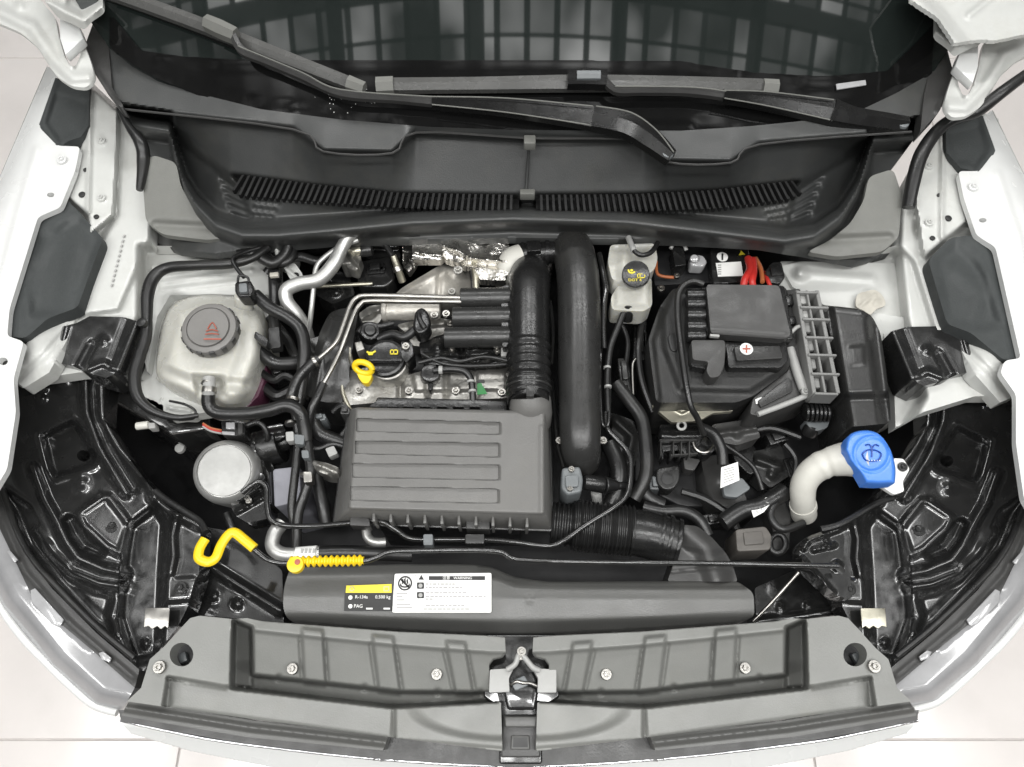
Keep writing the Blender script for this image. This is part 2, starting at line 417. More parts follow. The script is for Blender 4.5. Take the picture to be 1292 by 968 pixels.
def fender(side):
    f = (lambda p, dy=0: p) if side < 0 else (lambda p, dy=0: mir(p, 658, dy))
    poly = [(60, 82), (73, 97), (58, 140), (49, 160), (72, 184), (101, 185), (95, 215), (76, 262), (48, 274), (12, 390), (9, 424), (30, 431), (17, 478), (20, 520), (9, 592), (-14, 630), (-75, 640), (-120, 470), (-40, 310), (0, 222)]
    if side > 0:
        poly = [(1252, 138), (1238, 150), (1256, 190), (1236, 216), (1209, 216), (1216, 250), (1232, 297), (1256, 312), (1288, 452), (1268, 455), (1262, 470), (1282, 498), (1282, 560), (1292, 630), (1310, 660), (1380, 660), (1420, 470), (1345, 310), (1295, 225)]
    hl = [(5, 455)] if side < 0 else [(1292, 474)]
    bl = [(78, 202)] if side < 0 else [(1228, 236)]
    ov = [(64, 246)] if side < 0 else [(1240, 278)]
    e1 = [(60, 82), (0, 222), (-40, 310), (-120, 470), (-75, 640)] if side < 0 else [(1252, 138), (1295, 225), (1345, 310), (1420, 470), (1380, 660)]
    e2 = [(47, 190), (26, 262), (-10, 400)] if side < 0 else [(1258, 220), (1285, 300), (1300, 400)]
    holes = [circ(ov[0][0], ov[0][1], 5, 12, 3)]
    if side < 0: holes.append(circ(4, 456, 6, 12, 5))
    def roll(X, Y, Z):
        d = seg_dist(X, Y, e1); return Z - .03 * np.clip(1 - d / 30, 0, 1) ** 2
    o = sheet('fender', rnd(poly, 5, 3), .905, [('ridge', e2, 9, .005), ('dome', bl[0], 11, .004), ('fn', roll)], 'white_paint', car, 2.4, .012, holes)
    bolt(bl[0][0], bl[0][1], .910, 6, o, 'white_paint')
    # the outer wing below the shoulder line
    q = cr([(x, y, .878) for x, y in e1], 4); top = [P(*v) for v in q]
    m = MB(); n = len(top); sgn = side
    rows = [top, [p + Vector((sgn * .012, 0, -.02)) for p in top], [p + Vector((sgn * .03, 0, -.10)) for p in top], [p + Vector((sgn * .035, 0, -.66)) for p in top]]
    m.add([p for r in rows for p in r], [(i * n + k, i * n + k + 1, (i + 1) * n + k + 1, (i + 1) * n + k) for i in range(3) for k in range(n - 1)])
    m.build('wing_side', 'white_paint', o)
    return o
fL = fender(-1); fR = fender(1)

# inner aprons: rail, suspension turret, bracket
def apron(side):
    if side < 0:
        poly = [(112, 100), (152, 138), (195, 195), (190, 310), (300, 312), (352, 318), (352, 380), (300, 470), (262, 520), (215, 527), (150, 480), (132, 470), (100, 470), (16, 482), (-10, 430), (40, 260), (55, 100), (90, 95)]
        rail = [(150, 140), (195, 195), (190, 300), (150, 392), (104, 398), (128, 305), (148, 270)]
        br = [(113, 105), (150, 140), (148, 205), (144, 272), (112, 300), (112, 272), (82, 248), (101, 187)]
        low = [(178, 312), (360, 310), (360, 560), (190, 560), (150, 470), (178, 400)]
        spots = [(128, 178), (128, 250)]; hl = [(103, 245), (121, 273), (108, 214)]; fold = [(114, 108), (111, 290)]; smal = (126, 217)
    else:
        poly = [(1205, 140), (1165, 185), (1135, 240), (1130, 310), (1050, 330), (985, 330), (985, 365), (1040, 385), (1110, 400), (1128, 480), (1130, 540), (1165, 520), (1230, 500), (1282, 500), (1310, 430), (1270, 260), (1260, 150), (1230, 138)]
        rail = [(1165, 190), (1138, 240), (1135, 312), (1152, 330), (1180, 420), (1215, 420), (1195, 400), (1172, 328), (1153, 290)]
        br = [(1190, 148), (1157, 195), (1154, 255), (1160, 300), (1166, 325), (1196, 300), (1222, 280), (1212, 218), (1192, 190)]
        low = [(1132, 318), (980, 318), (980, 545), (1130, 560), (1165, 500), (1140, 400)]
        spots = [(1172, 210), (1172, 281)]; hl = [(1197, 275), (1177, 300), (1186, 246)]; fold = [(1190, 152), (1188, 300)]; smal = (1182, 250)
    o = sheet('inner_wing', poly, .845, [('pan', rail, 7, .018), ('pan', br, 4, .042), ('pan', low, 16, -.055), ('ridge', fold, 5, .010)]
              + [('dome', s, 9, .004) for s in spots], 'apron_paint', car, 2.0, .03)
    for s in spots: bolt(s[0], s[1], .891, 5, o, 'apron_paint')
    for k, s in enumerate(hl): disc('punched_hole', s[0], s[1], .8905, 4.2 if k == 0 else 3.2, .003, 'black_print', o)
    return o
aL = apron(-1); aR = apron(1)
# inner vertical sheet below the turret, both sides
MB().px([(150, 470), (215, 527), (262, 520), (266, 540), (215, 548), (120, 490)], .74, .45).build('chassis_leg', 'black_paint', car, .006)
MB().px([(1095, 392, .80), (1150, 400, .82), (1168, 470, .80), (1168, 502, .77), (1124, 526, .75), (1116, 470, .76)], .79, .60).build('turret_slope', 'apron_paint', car, .006)
# suspension turret pressings behind the tank
for pl, z in (([(192, 335), (318, 318), (345, 325), (345, 372), (300, 372), (215, 372), (198, 400), (186, 470), (178, 440), (186, 380)], .81),):
    sheet('turret', pl, z, [('ridge', [(200, 345), (318, 328)], 6, .008), ('ridge', [(202, 357), (316, 340)], 5, .006), ('ridge', [(204, 366), (300, 356)], 5, .006), ('dome', (222, 378), 18, .008)], 'apron_paint', car, 1.8, .03)
sheet('turret', [(985, 336), (1010, 330), (1128, 332), (1150, 400), (1112, 405), (1100, 392), (1040, 385), (1000, 362)], .80,
      [('ridge', [(1010, 345), (1100, 352)], 9, .006), ('dome', (1098, 378), 17, .012), ('dome', (1010, 345), 14, .02)], 'apron_paint', car, 1.8, .03)
lob = sheet('sealant_patch', [(v[0], v[1]) for v in cr([(1082, 372), (1092, 368), (1104, 366), (1114, 374), (1117, 385), (1106, 390), (1098, 397), (1090, 392), (1080, 386)], 4, True)], .813, [('dome', (1092, 376), 10, .005), ('dome', (1106, 382), 9, .006), ('ridge', [(1086, 386), (1104, 372)], 4, .004)], 'sealant', car, 1.3, .003)
# stamped number on the rail (faint, vertical)
for k in range(11):
    x = 141 + k * 1.55; y = 360 - k * 6.2
    MB().box(P(x, y, .866), .006, .0035, .001, rz=R(75)).build('stamped_mark', 'grey_tag', aL)

# dark foam end seals between wing and inner wing
def pad(name, poly, z, feats, label, grp):
    o = sheet(name, poly, z, feats, 'pad_foam', None, 2.0, .03, blur=2); return tag(o, label, 'foam seal', grp)
pad('foam_seal', [(70, 98), (90, 106), (113, 110), (112, 158), (102, 173), (86, 178), (78, 184), (70, 183), (49, 158), (58, 132)], .90, [('ridge', [(70, 100), (54, 155), (72, 182)], 8, .006), ('pan', [(72, 118), (110, 128), (108, 160), (76, 178), (58, 156)], 5, -.004)], 'small dark foam seal below the left bonnet hinge', 'foam seals')
pad('foam_seal', [(1193, 150), (1240, 146), (1256, 190), (1250, 203), (1234, 217), (1212, 212), (1194, 192)], .90, [('ridge', [(1240, 148), (1254, 190), (1234, 215)], 8, .006), ('pan', [(1194, 168), (1234, 158), (1244, 190), (1230, 210), (1206, 204)], 5, -.004)], 'small dark foam seal below the right bonnet hinge', 'foam seals')
pad('foam_seal', rnd([(47, 272), (80, 248), (102, 270), (130, 301), (108, 360), (98, 388), (60, 402), (32, 427), (8, 424), (12, 388)], 7), .89,
    [('pan', [(46, 300), (100, 275), (128, 300), (96, 392), (40, 398), (34, 360)], 16, -.010), ('ridge', [(76, 275), (42, 340), (36, 398)], 14, .004), ('ridge', [(100, 300), (84, 380)], 20, .006)], 'large dark foam block inside the left wing', 'foam seals')
pad('foam_seal', rnd([(1171, 328), (1199, 300), (1232, 296), (1256, 312), (1289, 451), (1267, 455), (1225, 420), (1195, 409)], 7), .89,
    [('pan', [(1180, 330), (1206, 306), (1240, 345), (1262, 410), (1225, 415), (1196, 405)], 16, -.010), ('ridge', [(1232, 300), (1262, 400)], 14, .004), ('ridge', [(1208, 340), (1236, 370), (1225, 410)], 18, .006)], 'large dark foam block inside the right wing', 'foam seals')
# pale plastic wheel arch bulges
for pl, c in (([(100, 392), (80, 391), (52, 406), (32, 436), (17, 478), (30, 490), (62, 470), (84, 430)], (55, 445)), ([(1195, 412), (1222, 416), (1248, 430), (1266, 462), (1280, 500), (1262, 508), (1228, 470), (1212, 440)], (1245, 460))):
    sheet('wheel_arch', pl, .86, [('dome', c, 45, .03), ('ridge', [(pl[0][0], pl[0][1] + 6), (c[0], c[1] + 5), (pl[4][0], pl[4][1] + 4)], 7, -.008)], 'apron_paint', car, 2.0, .03)

# ---- bonnet hinges with the corners of the raised bonnet
def hinge(side):
    f = (lambda p: p) if side < 0 else (lambda p: [(1312 - x * (1312 - 1195) / 117. if False else 2 * 655 - x + (0), y + 38 - max(0, (110 - y)) * .05) + t for x, y, *t in [(q[0], q[1], tuple(q[2:])) for q in p] for t in [t[0] if t else ()]])
    h = thing_child = None
    arm = [(-60, 10), (0, 30), (26, 41), (46, 58), (60, 80), (72, 97), (90, 109), (110, 111), (120, 98), (114, 76), (107, 58), (103, 50), (101, 72), (95, 84), (88, 83), (81, 70), (74, 46), (70, 22), (54, 4), (40, -20), (-60, -40)]
    o = sheet('bonnet_hinge', rnd(f(arm), 7), 1.02, [('ridge', f([(0, 14), (40, 34), (66, 72), (92, 97), (110, 96)]), 13, .012), ('ridge', f([(72, 30), (80, 72), (92, 84), (101, 66)]), 5, .010), ('dome', f([(25, 8)])[0], 12, .008)], 'apron_paint', car, 1.6, .008, blur=2)
    MB().px(f([(75, 20), (99, 31), (105, 48), (82, 69), (75, 48)]), 1.045, -.02).build('hinge_plate', 'white_paint', o, .003)
    hd = [(54, -2), (72, 20), (84, 24), (104, 34), (112, 24), (130, 12), (129, -30), (54, -40)]
    sheet('bonnet_corner', rnd(f(hd), 6), 1.07, [('ridge', f([(60, 2), (84, 16), (106, 26), (128, 8)]), 9, .02), ('pan', f([(84, -30), (126, -30), (124, 2), (104, 16), (86, 6)]), 8, -.02)], 'apron_paint', o, 1.6, .008, blur=2)
    if side > 0:
        sheet('bonnet_side', [(1145, -20), (1150, 0), (1185, 24), (1205, 55), (1238, 50), (1256, 52), (1300, 42), (1330, 60), (1330, -30)], 1.10,
              [('ridge', [(1150, -5), (1180, 20), (1210, 58)], 16, .02), ('ridge', [(1222, 20), (1260, -10)], 6, .008)], 'apron_paint', o, 2, .008, blur=2)
    return o
hinge(-1); hinge(1)

# ================================================================== WINDSCREEN
GL = [(100, 10), (138, 57), (165, 78), (200, 98), (250, 118), (330, 138), (430, 151), (540, 160), (646, 164), (760, 165), (860, 165), (950, 159), (1040, 150), (1088, 138), (1130, 118), (1176, 92), (1215, 40)]
FR = [(100, -30), (138, 15), (178, 64), (230, 72), (330, 77), (430, 76), (646, 76), (860, 78), (950, 92), (1040, 97), (1120, 90), (1180, 30), (1215, -20)]
def glass_z(X, Y):
    # a plane rising backwards at 27 degrees from the lower edge, slightly bowed across
    yb = 164.0
    dyc = -(Y - 484) / FPX
    b = dyc * CT + ST; c = dyc * ST - CT
    y0 = P(646, 165, .985).y
    tn = math.tan(R(27))
    # ray hits plane z = .985 + tn*(y-y0)
    s = (CAMZ - .985 + tn * y0) / (tn * b - c)
    x = (X - 646) / FPX * s
    return CAMZ + c * s - .035 * (x / .8) ** 2
TOP = [(60, -60), (1260, -60)]
poly = [(60, -60)] + [(100, 8)] + [(x, y + 3) for x, y in GL[1:-1]] + [(1210, 45), (1260, -60)]
ws = sheet('windscreen', poly, lambda X, Y: glass_z(X, Y) , [], 'windscreen_glass', car, 8, .006)
fpoly = [(x, y) for x, y in FR[1:-1]] + [(x, y + 2) for x, y in reversed(GL[1:-1])]
sheet('black_border', fpoly, lambda X, Y: glass_z(X, Y) + .004, [], 'frit', ws, 7, .002)
plate = MB().px([(1055, 105), (1092, 101), (1093, 107), (1056, 113)], 1.0, -.001)
plate = MB().prism([P(x, y, float(glass_z(np.array([x]), np.array([y]))[0]) + .008) for x, y in [(1055, 106), (1092, 101), (1093, 107), (1056, 113)]], -.002).build('number_plate_strip', 'clear_plastic')
tag(plate, 'narrow pale number strip at the right foot of the windscreen', 'label strip')

# ================================================================== COWL
CREST = [(100, 140), (216, 158), (222, 190), (232, 226), (248, 254), (272, 278), (306, 290), (350, 290), (420, 284), (520, 274), (646, 269), (790, 273), (900, 286), (990, 297), (1028, 291), (1060, 268), (1082, 232), (1093, 198), (1100, 170), (1220, 160)]
STEP = [(100, 130), (152, 137), (370, 163), (408, 191), (495, 193), (525, 167), (668, 174), (812, 177), (840, 204), (922, 205), (958, 182), (1150, 166), (1220, 160)]
STOP = [(100, 138), (222, 168), (290, 219), (400, 233), (500, 243), (660, 246), (800, 245), (900, 240), (1012, 227), (1092, 178), (1220, 165)]
SBOT = [(100, 139), (224, 180), (312, 246), (400, 253), (500, 261), (660, 268), (800, 266), (900, 262), (990, 250), (1090, 190), (1220, 166)]
off = lambda c, d: [(x, y + d) for x, y in c]
cz = rows_z([(GL, 1.0), (off(STEP, -2), .985), (off(STEP, 3), .950), (STOP, .868), (SBOT, .836), (off(CREST, -15), .800), (off(CREST, -8), .806), (off(CREST, -1), .932), (off(CREST, 6), .946), (off(CREST, 13), .932), (off(CREST, 22), .872), (off(CREST, 200), .80)])
slotpoly = [(x, y + 1) for x, y in [(292, 220), (400, 234), (500, 244), (655, 247), (655, 266), (500, 259), (400, 251), (318, 245)]]
slotpoly2 = [(676, 247), (800, 246), (900, 241), (1010, 229), (988, 249), (900, 260), (800, 264), (676, 267)]
cpoly = [(137, 57)] + GL[2:-1] + [(1180, 120), (1160, 166), (1135, 200), (1118, 222), (1132, 245), (1136, 300), (1122, 320), (1080, 331), (1020, 318), (960, 308), (860, 303), (646, 300), (420, 304), (330, 312), (270, 320), (225, 316), (188, 303), (172, 285), (173, 212), (190, 192), (168, 160), (150, 137), (143, 110)]
cowl = thing('cowl_panel', 'black plastic scuttle tray with air slots below the windscreen', 'cowl', P(646, 290, .86))
lou = []
for k in range(5):
    lou.append(('ridge', [(280 + k * 3, 226 + k * 11), (306 + k * 2, 244 + k * 8)], 4, -.012))
    lou.append(('ridge', [(1036 - k * 4, 222 + k * 12), (1004 - k * 2, 244 + k * 9)], 4, -.012))
for a in range(4):
    for b in range(3):
        lou.append(('dome', (326 + a * 8 - b * 4, 254 + b * 9 + a * 1), 4, -.012)); lou.append(('dome', (965 + a * 8 + b * 4, 262 + b * 8 - a * 1.5), 4, -.012))
tray = sheet('tray', cpoly, cz, [('pan', slotpoly, 3, -.035), ('pan', slotpoly2, 3, -.035)] + lou, 'cowl_plastic', cowl, 1.8, .02, sharp=75, blur=2)
for sp_ in (slotpoly, slotpoly2): MB().px([(p[0], p[1]) for p in sp_], .828, -.004).build('slot_shade', 'black_print', cowl)  # black strips under the slots, standing in for the shade in the gaps
# slats: each bar between two air slots
def rowy(r, x): return float(np.interp(x, [p[0] for p in r], [p[1] for p in r]))
x = 303.0
while x < 1004:
    if not (652 < x < 680):
        ln = (x - 660) * -.02; yt = rowy(STOP, x); yb = rowy(SBOT, x) + 1
        a = P(x + ln * .5, yt, .868); b = P(x - ln * 1.2, yb, .848); wd = 1.6 * S(x, yt, .9)
        d = (b - a); u = Vector((1, 0, 0)) * wd; h = Vector((0, 0, -.012))
        MB().add([a - u, a + u, b + u, b - u, a - u + h, a + u + h, b + u + h, b - u + h], [(0, 3, 2, 1), (4, 5, 6, 7), (0, 1, 5, 4), (1, 2, 6, 5), (2, 3, 7, 6), (3, 0, 4, 7)]).build('slat', 'slat_black', cowl)
    x += 7.6
# centre joint and clip
hose('centre_seam', [(668, 178, .972), (666, 205, .925), (664, 238, .882)], 2.0, 'cowl_plastic', cowl)
MB().px(rnd([(661, 170), (676, 170), (676, 181), (661, 181)], 2), .992, -.02).build('centre_clip', 'cowl_light', cowl, .002)
MB().px(rnd([(656, 238), (675, 238), (675, 245), (656, 245)], 2), .886, -.02).build('centre_clip', 'cowl_light', cowl, .002)
# edge highlights: folded rim of the upper panel
hose('rim', [(x, y + .5, .987) for x, y in STEP[1:-1]], 1.5, 'lid_plastic', cowl, n=4, seg=6)
# light-grey end covers
sheet('end_cover', rnd([(191, 195), (222, 205), (228, 235), (245, 264), (272, 286), (300, 298), (262, 303), (205, 296), (184, 280), (180, 228)], 8), rows_z([([(100, 190), (300, 190)], .935), ([(100, 280), (300, 280)], .895), ([(100, 310), (300, 310)], .872)]), [('ridge', [(196, 283), (290, 288)], 8, -.008)], 'cowl_light', cowl, 2.5, .012)
sheet('end_cover', rnd(mir([(191, 195), (222, 205), (228, 235), (245, 264), (272, 286), (300, 300), (262, 306), (205, 300), (184, 282), (180, 228)], 659, 18), 8), rows_z([([(1000, 205), (1300, 205)], .935), ([(1000, 295), (1300, 295)], .895), ([(1000, 325), (1300, 325)], .872)]), [('ridge', mir([(196, 283), (290, 288)], 659, 16), 8, -.008)], 'cowl_light', cowl, 2.5, .012)
# windscreen pillar trims
pt = [(120, 22), (131, 30), (137, 56), (141, 110), (157, 136), (148, 133), (128, 106), (110, 78), (107, 58)]
tag(sheet('pillar_trim', pt, 1.0, [('ridge', [(110, 60), (112, 78), (148, 131)], 5, .006)], 'lid_plastic', None, 2.4, .03), 'dark slate trim strip beside the left windscreen corner', 'trim', 'pillar trims')
pt = [(1182, 66), (1194, 58), (1203, 92), (1196, 122), (1184, 142), (1161, 167), (1166, 120), (1172, 92)]
tag(sheet('pillar_trim', pt, 1.0, [('ridge', [(1200, 70), (1202, 96), (1184, 140)], 5, .006)], 'lid_plastic', None, 2.4, .03), 'dark slate trim strip beside the right windscreen corner', 'trim', 'pillar trims')
# rubber seal cord by the right hinge
tag(hose('seal_cord', [(1320, 78, 1.05), (1292, 96, 1.04), (1262, 118, 1.03), (1232, 141, 1.0), (1200, 152, .98), (1180, 168, .97), (1162, 196, .96), (1152, 230, .94), (1146, 262, .92)], [7, 7, 8, 8, 8, 8, 9, 9, 8], 'rubber'), 'black rubber seal running past the right bonnet hinge', 'seal')
tag(hose('seal_cord', [(150, 138, .965), (163, 160, .96), (178, 182, .95), (181, 205, .93), (176, 240, .92)], [3, 5, 8, 8, 4], 'rubber'), 'black rubber seal strip beside the left end of the scuttle', 'seal')

# ================================================================== WIPERS
gz = lambda x, y: float(glass_z(np.array([float(x)]), np.array([float(y)]))[0])
def gp(x, y, h): return P(x, y, gz(x, min(y, 164)) + h)
def bar(name, pts, m, parent, wpx, h, th):
    """strip along photo points on the glass: pts (px,py), half-width list, height above the glass"""
    q = cr(pts, 5); n = len(q); ws = np.interp(np.linspace(0, 1, n), np.linspace(0, 1, len(wpx)), wpx)
    L_, R_ = [], []
    for i in range(n):
        d = (q[min(i + 1, n - 1)] - q[max(i - 1, 0)]); d = Vector((d[0], d[1])).normalized(); nn = Vector((-d.y, d.x)) * ws[i]
        hh = h[0] + (h[1] - h[0]) * i / (n - 1) if isinstance(h, tuple) else h
        L_.append(gp(q[i][0] + nn.x, q[i][1] + nn.y, hh)); R_.append(gp(q[i][0] - nn.x, q[i][1] - nn.y, hh))
    mid = [(a + b) / 2 + Vector((0, -.3, .9)) * th * .45 for a, b in zip(L_, R_)]
    dn = Vector((0, .2, -1)) * th; V = L_ + mid + R_ + [v + dn for v in R_] + [v + dn for v in L_]; F = []
    for i in range(n - 1):
        for a in range(5):
            b = (a + 1) % 5; F.append((a * n + i, a * n + i + 1, b * n + i + 1, b * n + i))
    F.append(tuple(a * n for a in range(5))); F.append(tuple(a * n + n - 1 for a in reversed(range(5))))
    return MB().add(V, F).build(name, m, parent, sharp=30)
wa = thing('wiper', 'right windscreen wiper with its blade lying level across the glass', 'wiper', P(1140, 160, .98))
bar('blade', [(476, 106), (600, 105), (730, 103), (860, 104), (980, 107)], 'wiper_rubber', wa, [8, 8, 9, 8, 7], .022, .012)
bar('blade_lip', [(480, 111), (600, 110), (730, 109), (860, 110), (978, 112)], 'rubber', wa, [3, 3, 3, 3, 3], .012, .010)
bar('end_cap', [(474, 106), (496, 105)], 'cowl_light', wa, [9, 9], .026, .014)
bar('end_cap', [(964, 107), (983, 108)], 'cowl_light', wa, [8, 8], .026, .014)
bar('clip', [(716, 97), (740, 96), (766, 97)], 'tube_plastic', wa, [9, 10, 10], .040, .018)
bar('clip_plate', [(728, 94), (758, 94)], 'connector_grey', wa, [5, 5], .046, .006)
bar('arm', [(758, 92), (776, 112), (810, 113), (870, 114), (918, 119)], 'lid_plastic', wa, [4, 4, 4, 4, 5], (.040, .034), .010)
bar('arm', [(914, 119), (970, 125), (1052, 139)], 'tube_plastic', wa, [5, 10, 14], (.036, .040), .016)
bar('arm_head', [(1052, 138), (1080, 146), (1120, 152), (1146, 156)], 'tube_plastic', wa, [14, 11, 10, 9], (.042, .03), .02)
disc('pivot_cap', 1140, 155, gz(1140, 155) + .034, 7, .006, 'connector_grey', wa)
wb = thing('wiper', 'left windscreen wiper with its blade slanting up the left side', 'wiper', P(845, 190, .96))
bar('blade', [(130, -14), (200, 10), (280, 40), (360, 72), (452, 108)], 'wiper_rubber', wb, [7, 8, 8, 8, 7], .022, .012)
bar('blade_lip', [(128, -8), (198, 17), (276, 48), (354, 79), (445, 113)], 'rubber', wb, [3, 3, 3, 3, 3], .010, .010)
bar('end_cap', [(438, 102), (459, 110)], 'cowl_light', wb, [8, 7], .028, .014)
bar('clip', [(258, 25), (276, 33), (296, 42)], 'cowl_light', wb, [8, 9, 8], .040, .018)
bar('arm', [(292, 40), (304, 62), (335, 76), (380, 95), (430, 117), (500, 123), (548, 127)], 'lid_plastic', wb, [4, 5, 4, 4, 4, 4, 5], (.040, .034), .010)
bar('arm', [(545, 127), (640, 133), (748, 147)], 'tube_plastic', wb, [5, 9, 13], (.036, .040), .016)
bar('arm_head', [(748, 146), (790, 154), (820, 172), (848, 196)], 'tube_plastic', wb, [13, 14, 13, 8], (.042, .045), .02)
disc('pivot_cap', 843, 193, gz(843, 164) + .048, 7, .006, 'connector_grey', wb)

def edge(pts, h, parent): MB().tube([gp(v[0], v[1], h) for v in cr(pts, 5)], .8 * S(800, 120, 1.0), 6).build('arm_edge_glint', 'cowl_light', parent)  # pale tubes paint the bevel highlight along the wiper arms
edge([(545, 122), (640, 124), (748, 134)], .044, wb); edge([(545, 132), (640, 142), (746, 158)], .040, wb); edge([(752, 134), (796, 142), (828, 164), (850, 192)], .056, wb)
edge([(914, 114), (970, 116), (1052, 126)], .044, wa); edge([(914, 124), (970, 134), (1050, 152)], .040, wa); edge([(776, 109), (870, 110), (916, 115)], .044, wa); edge([(300, 58), (380, 91), (430, 113), (545, 122)], .044, wb)
# ================================================================== HEADLAMP HOUSINGS, BUMPER, FRONT COVER
def mirR(pts): return [(1300 - p[0], p[1] + (780 - p[1]) * .033) + tuple(p[2:]) for p in pts]
SEAL = [(-14, 560), (3, 618), (31, 690), (68, 736), (124, 792), (177, 836)]
def headlamp(side):
    f = (lambda p: p) if side < 0 else mirR
    f1 = lambda p: f([p])[0]
    word = 'left' if side < 0 else 'right'
    t = thing('headlamp', 'black glossy headlamp carrier on the %s of the bay' % word, 'headlamp', P(*f1((110, 640)), .6), 'headlamp carriers')
    poly = f([(17, 472), (69, 454), (134, 475), (131, 530), (160, 575), (188, 612), (214, 640), (254, 662), (251, 724), (239, 761), (225, 790), (180, 848), (124, 797), (68, 742), (31, 695), (3, 624), (7, 591), (8, 539)])
    z0 = rows_z([([(-500, 460), (2000, 460)], .80), ([(-500, 560), (2000, 560)], .755), ([(-500, 700), (2000, 700)], .735), ([(-500, 850), (2000, 850)], .72)])
    pan1 = f([(52, 549), (93, 530), (101, 538), (124, 580), (118, 588), (69, 605), (62, 592)])
    pan2 = f([(98, 648), (130, 626), (138, 626), (160, 655), (164, 664), (152, 700), (134, 690), (106, 664)])
    slot = f([(82, 650), (90, 650), (112, 682), (134, 695), (126, 702), (104, 692), (92, 676)])
    chan = f([(164, 664), (196, 640), (210, 660), (206, 720), (204, 770), (200, 830), (170, 835), (152, 780), (156, 720)])
    low = f([(36, 640), (60, 690), (92, 728), (124, 745), (150, 752), (146, 800), (120, 788), (70, 735), (34, 690), (6, 620)])
    feats = [('fn', lambda X, Y, Z: Z), ('pan', pan1, 9, -.026), ('ridge', pan1 + pan1[:1], 5, .008), ('pan', pan2, 8, .006), ('ridge', pan2 + pan2[:1], 4, .008), ('pan', slot, 6, -.02),
             ('ridge', slot[:4], 4, .006), ('pan', chan, 12, -.035), ('pan', low, 16, -.022), ('dome', f1((103, 609)), 15, .008), ('dome', f1((103, 609)), 6, .004),
             ('ridge', f([(108, 474), (109, 519), (124, 562), (159, 622)]), 7, .014), ('ridge', f([(127, 479), (128, 529), (150, 566), (180, 602)]), 6, .012),
             ('ridge', f([(117, 478), (119, 524), (140, 572), (170, 618)]), 5, -.01),
             ('ridge', f([(42, 590), (56, 630), (70, 655), (84, 684), (98, 704), (130, 718), (160, 724)]), 7, .016),
             ('ridge', f([(46, 668), (66, 698), (92, 722), (124, 735), (158, 740)]), 5, .010), ('ridge', f([(92, 716), (126, 729), (160, 733)]), 3.5, -.008),
             ('ridge', f([(192, 628), (214, 644), (252, 664)]), 6, .012), ('ridge', f([(223, 650), (217, 676), (219, 702), (214, 724)]), 6, .012),
             ('pan', f([(206, 730), (248, 728), (240, 758), (204, 760)]), 4, .006), ('dome', f1((55, 490)), 8, .012), ('dome', f1((53, 503)), 8, .010), ('dome', f1((80, 478)), 14, .006),
             ('ridge', f([(186, 608), (196, 624)]), 7, .012), ('ridge', f([(146, 800), (140, 778), (146, 755)]), 6, .012), ('dome', f1((184, 812)), 8, .01)]
    feats = [('ridge', g_[1], g_[2] * 1.5, g_[3] * 1.15) if g_[0] == 'ridge' else g_ for g_ in feats]
    def tiltp(X, Y, Z):
        ins = inside(X, Y, pan1); return np.where(ins, Z + .012 * np.clip((Y - 530) / 75, 0, 1), Z)
    feats.append(('fn', tiltp))
    hol = [circ(*f1((105, 575)), 8, 16, 7)]
    h = sheet('housing', poly, z0, feats, 'carrier_black', t, 1.5, .05, hol, sharp=85, blur=4)
    bolt(*f1((142, 664)), .744, 9, h, 'black_paint'); bolt(*f1((228, 742)), .742, 8, h, 'black_paint')
    # bracket on top
    sheet('bracket', f([(113, 399), (156, 400), (176, 406), (172, 418), (152, 468), (134, 477), (108, 470), (92, 462), (68, 457), (79, 412), (96, 408)]), .862,
          [('ridge', f([(172, 406), (148, 466)]), 5, .008), ('ridge', f([(160, 402), (138, 462)]), 4, -.006), ('dome', f1((131, 430)), 9, .008), ('ridge', f([(115, 434), (100, 462)]), 8, -.010), ('ridge', f([(110, 466), (130, 458), (142, 464)]), 5, .01), ('ridge', f([(84, 412), (73, 452)]), 5, .008)], 'carrier_black', t, 1.4, .07, sharp=85, blur=4)
    # silver tag and its plate
    tg = MB().px(f([(183, 767), (214, 767), (212, 793), (208, 790), (203, 794), (198, 790), (192, 794), (187, 790), (181, 792)]), .752, -.004).build('clip_tag', 'steel' if side < 0 else 'zinc', t, .001)
    # seal and lens
    W = cr([(x, y, .742) for x, y in f(SEAL)], 5)
    hose('seal', [tuple(v) for v in W[::3]], 4, 'rubber', t, 3)
    band = f([(-14, 566), (2, 625), (29, 696), (66, 743), (122, 799), (176, 845), (170, 868), (118, 822), (80, 790), (40, 752), (24, 718), (0, 668), (-30, 600)])
    sheet('upper_rim', band, .728, [('ridge', f([(0, 650), (32, 722), (90, 788), (168, 855)]), 5, -.006)], 'lid_plastic', t, 2.6, .03)
    lens = f([(-30, 600), (0, 668), (24, 718), (40, 752), (80, 790), (118, 822), (170, 868), (152, 900), (118, 893), (62, 843), (0, 768), (-40, 690)])
    def fall(X, Y, Z):
        d = seg_dist(X, Y, f([(-40, 690), (0, 768), (62, 843), (118, 893), (152, 900)])); return Z - .05 * np.clip(1 - d / 26, 0, 1) ** 1.6
    ln = sheet('lens', lens, .722, [('fn', fall), ('ridge', f([(22, 712), (50, 760), (116, 818)]), 4, .006)], 'lens_grey', t, 2.6, .10)
    hose('lens_edge', [(x, y, .680) for x, y in f([(-30, 702), (0, 764), (30, 806), (62, 839), (90, 866), (118, 889), (148, 899)])], 5, 'white_paint', ln, 5, 10)
    for p in ([(38, 745), (44, 742), (80, 782), (76, 790), (66, 788), (40, 760)], [(124, 824), (130, 822), (140, 830), (138, 836), (128, 832)], [(8, 696), (12, 694), (22, 706), (18, 710)]):
        MB().px(f(p), .733, -.004).build('lens_clip', 'clear_plastic', ln, .001)
    return t
mat('lens_grey', (.27, .27, .275), .12, var=.15, vscale=9, bump=.02, bscale=30, coat=.6)
headlamp(-1); headlamp(1)

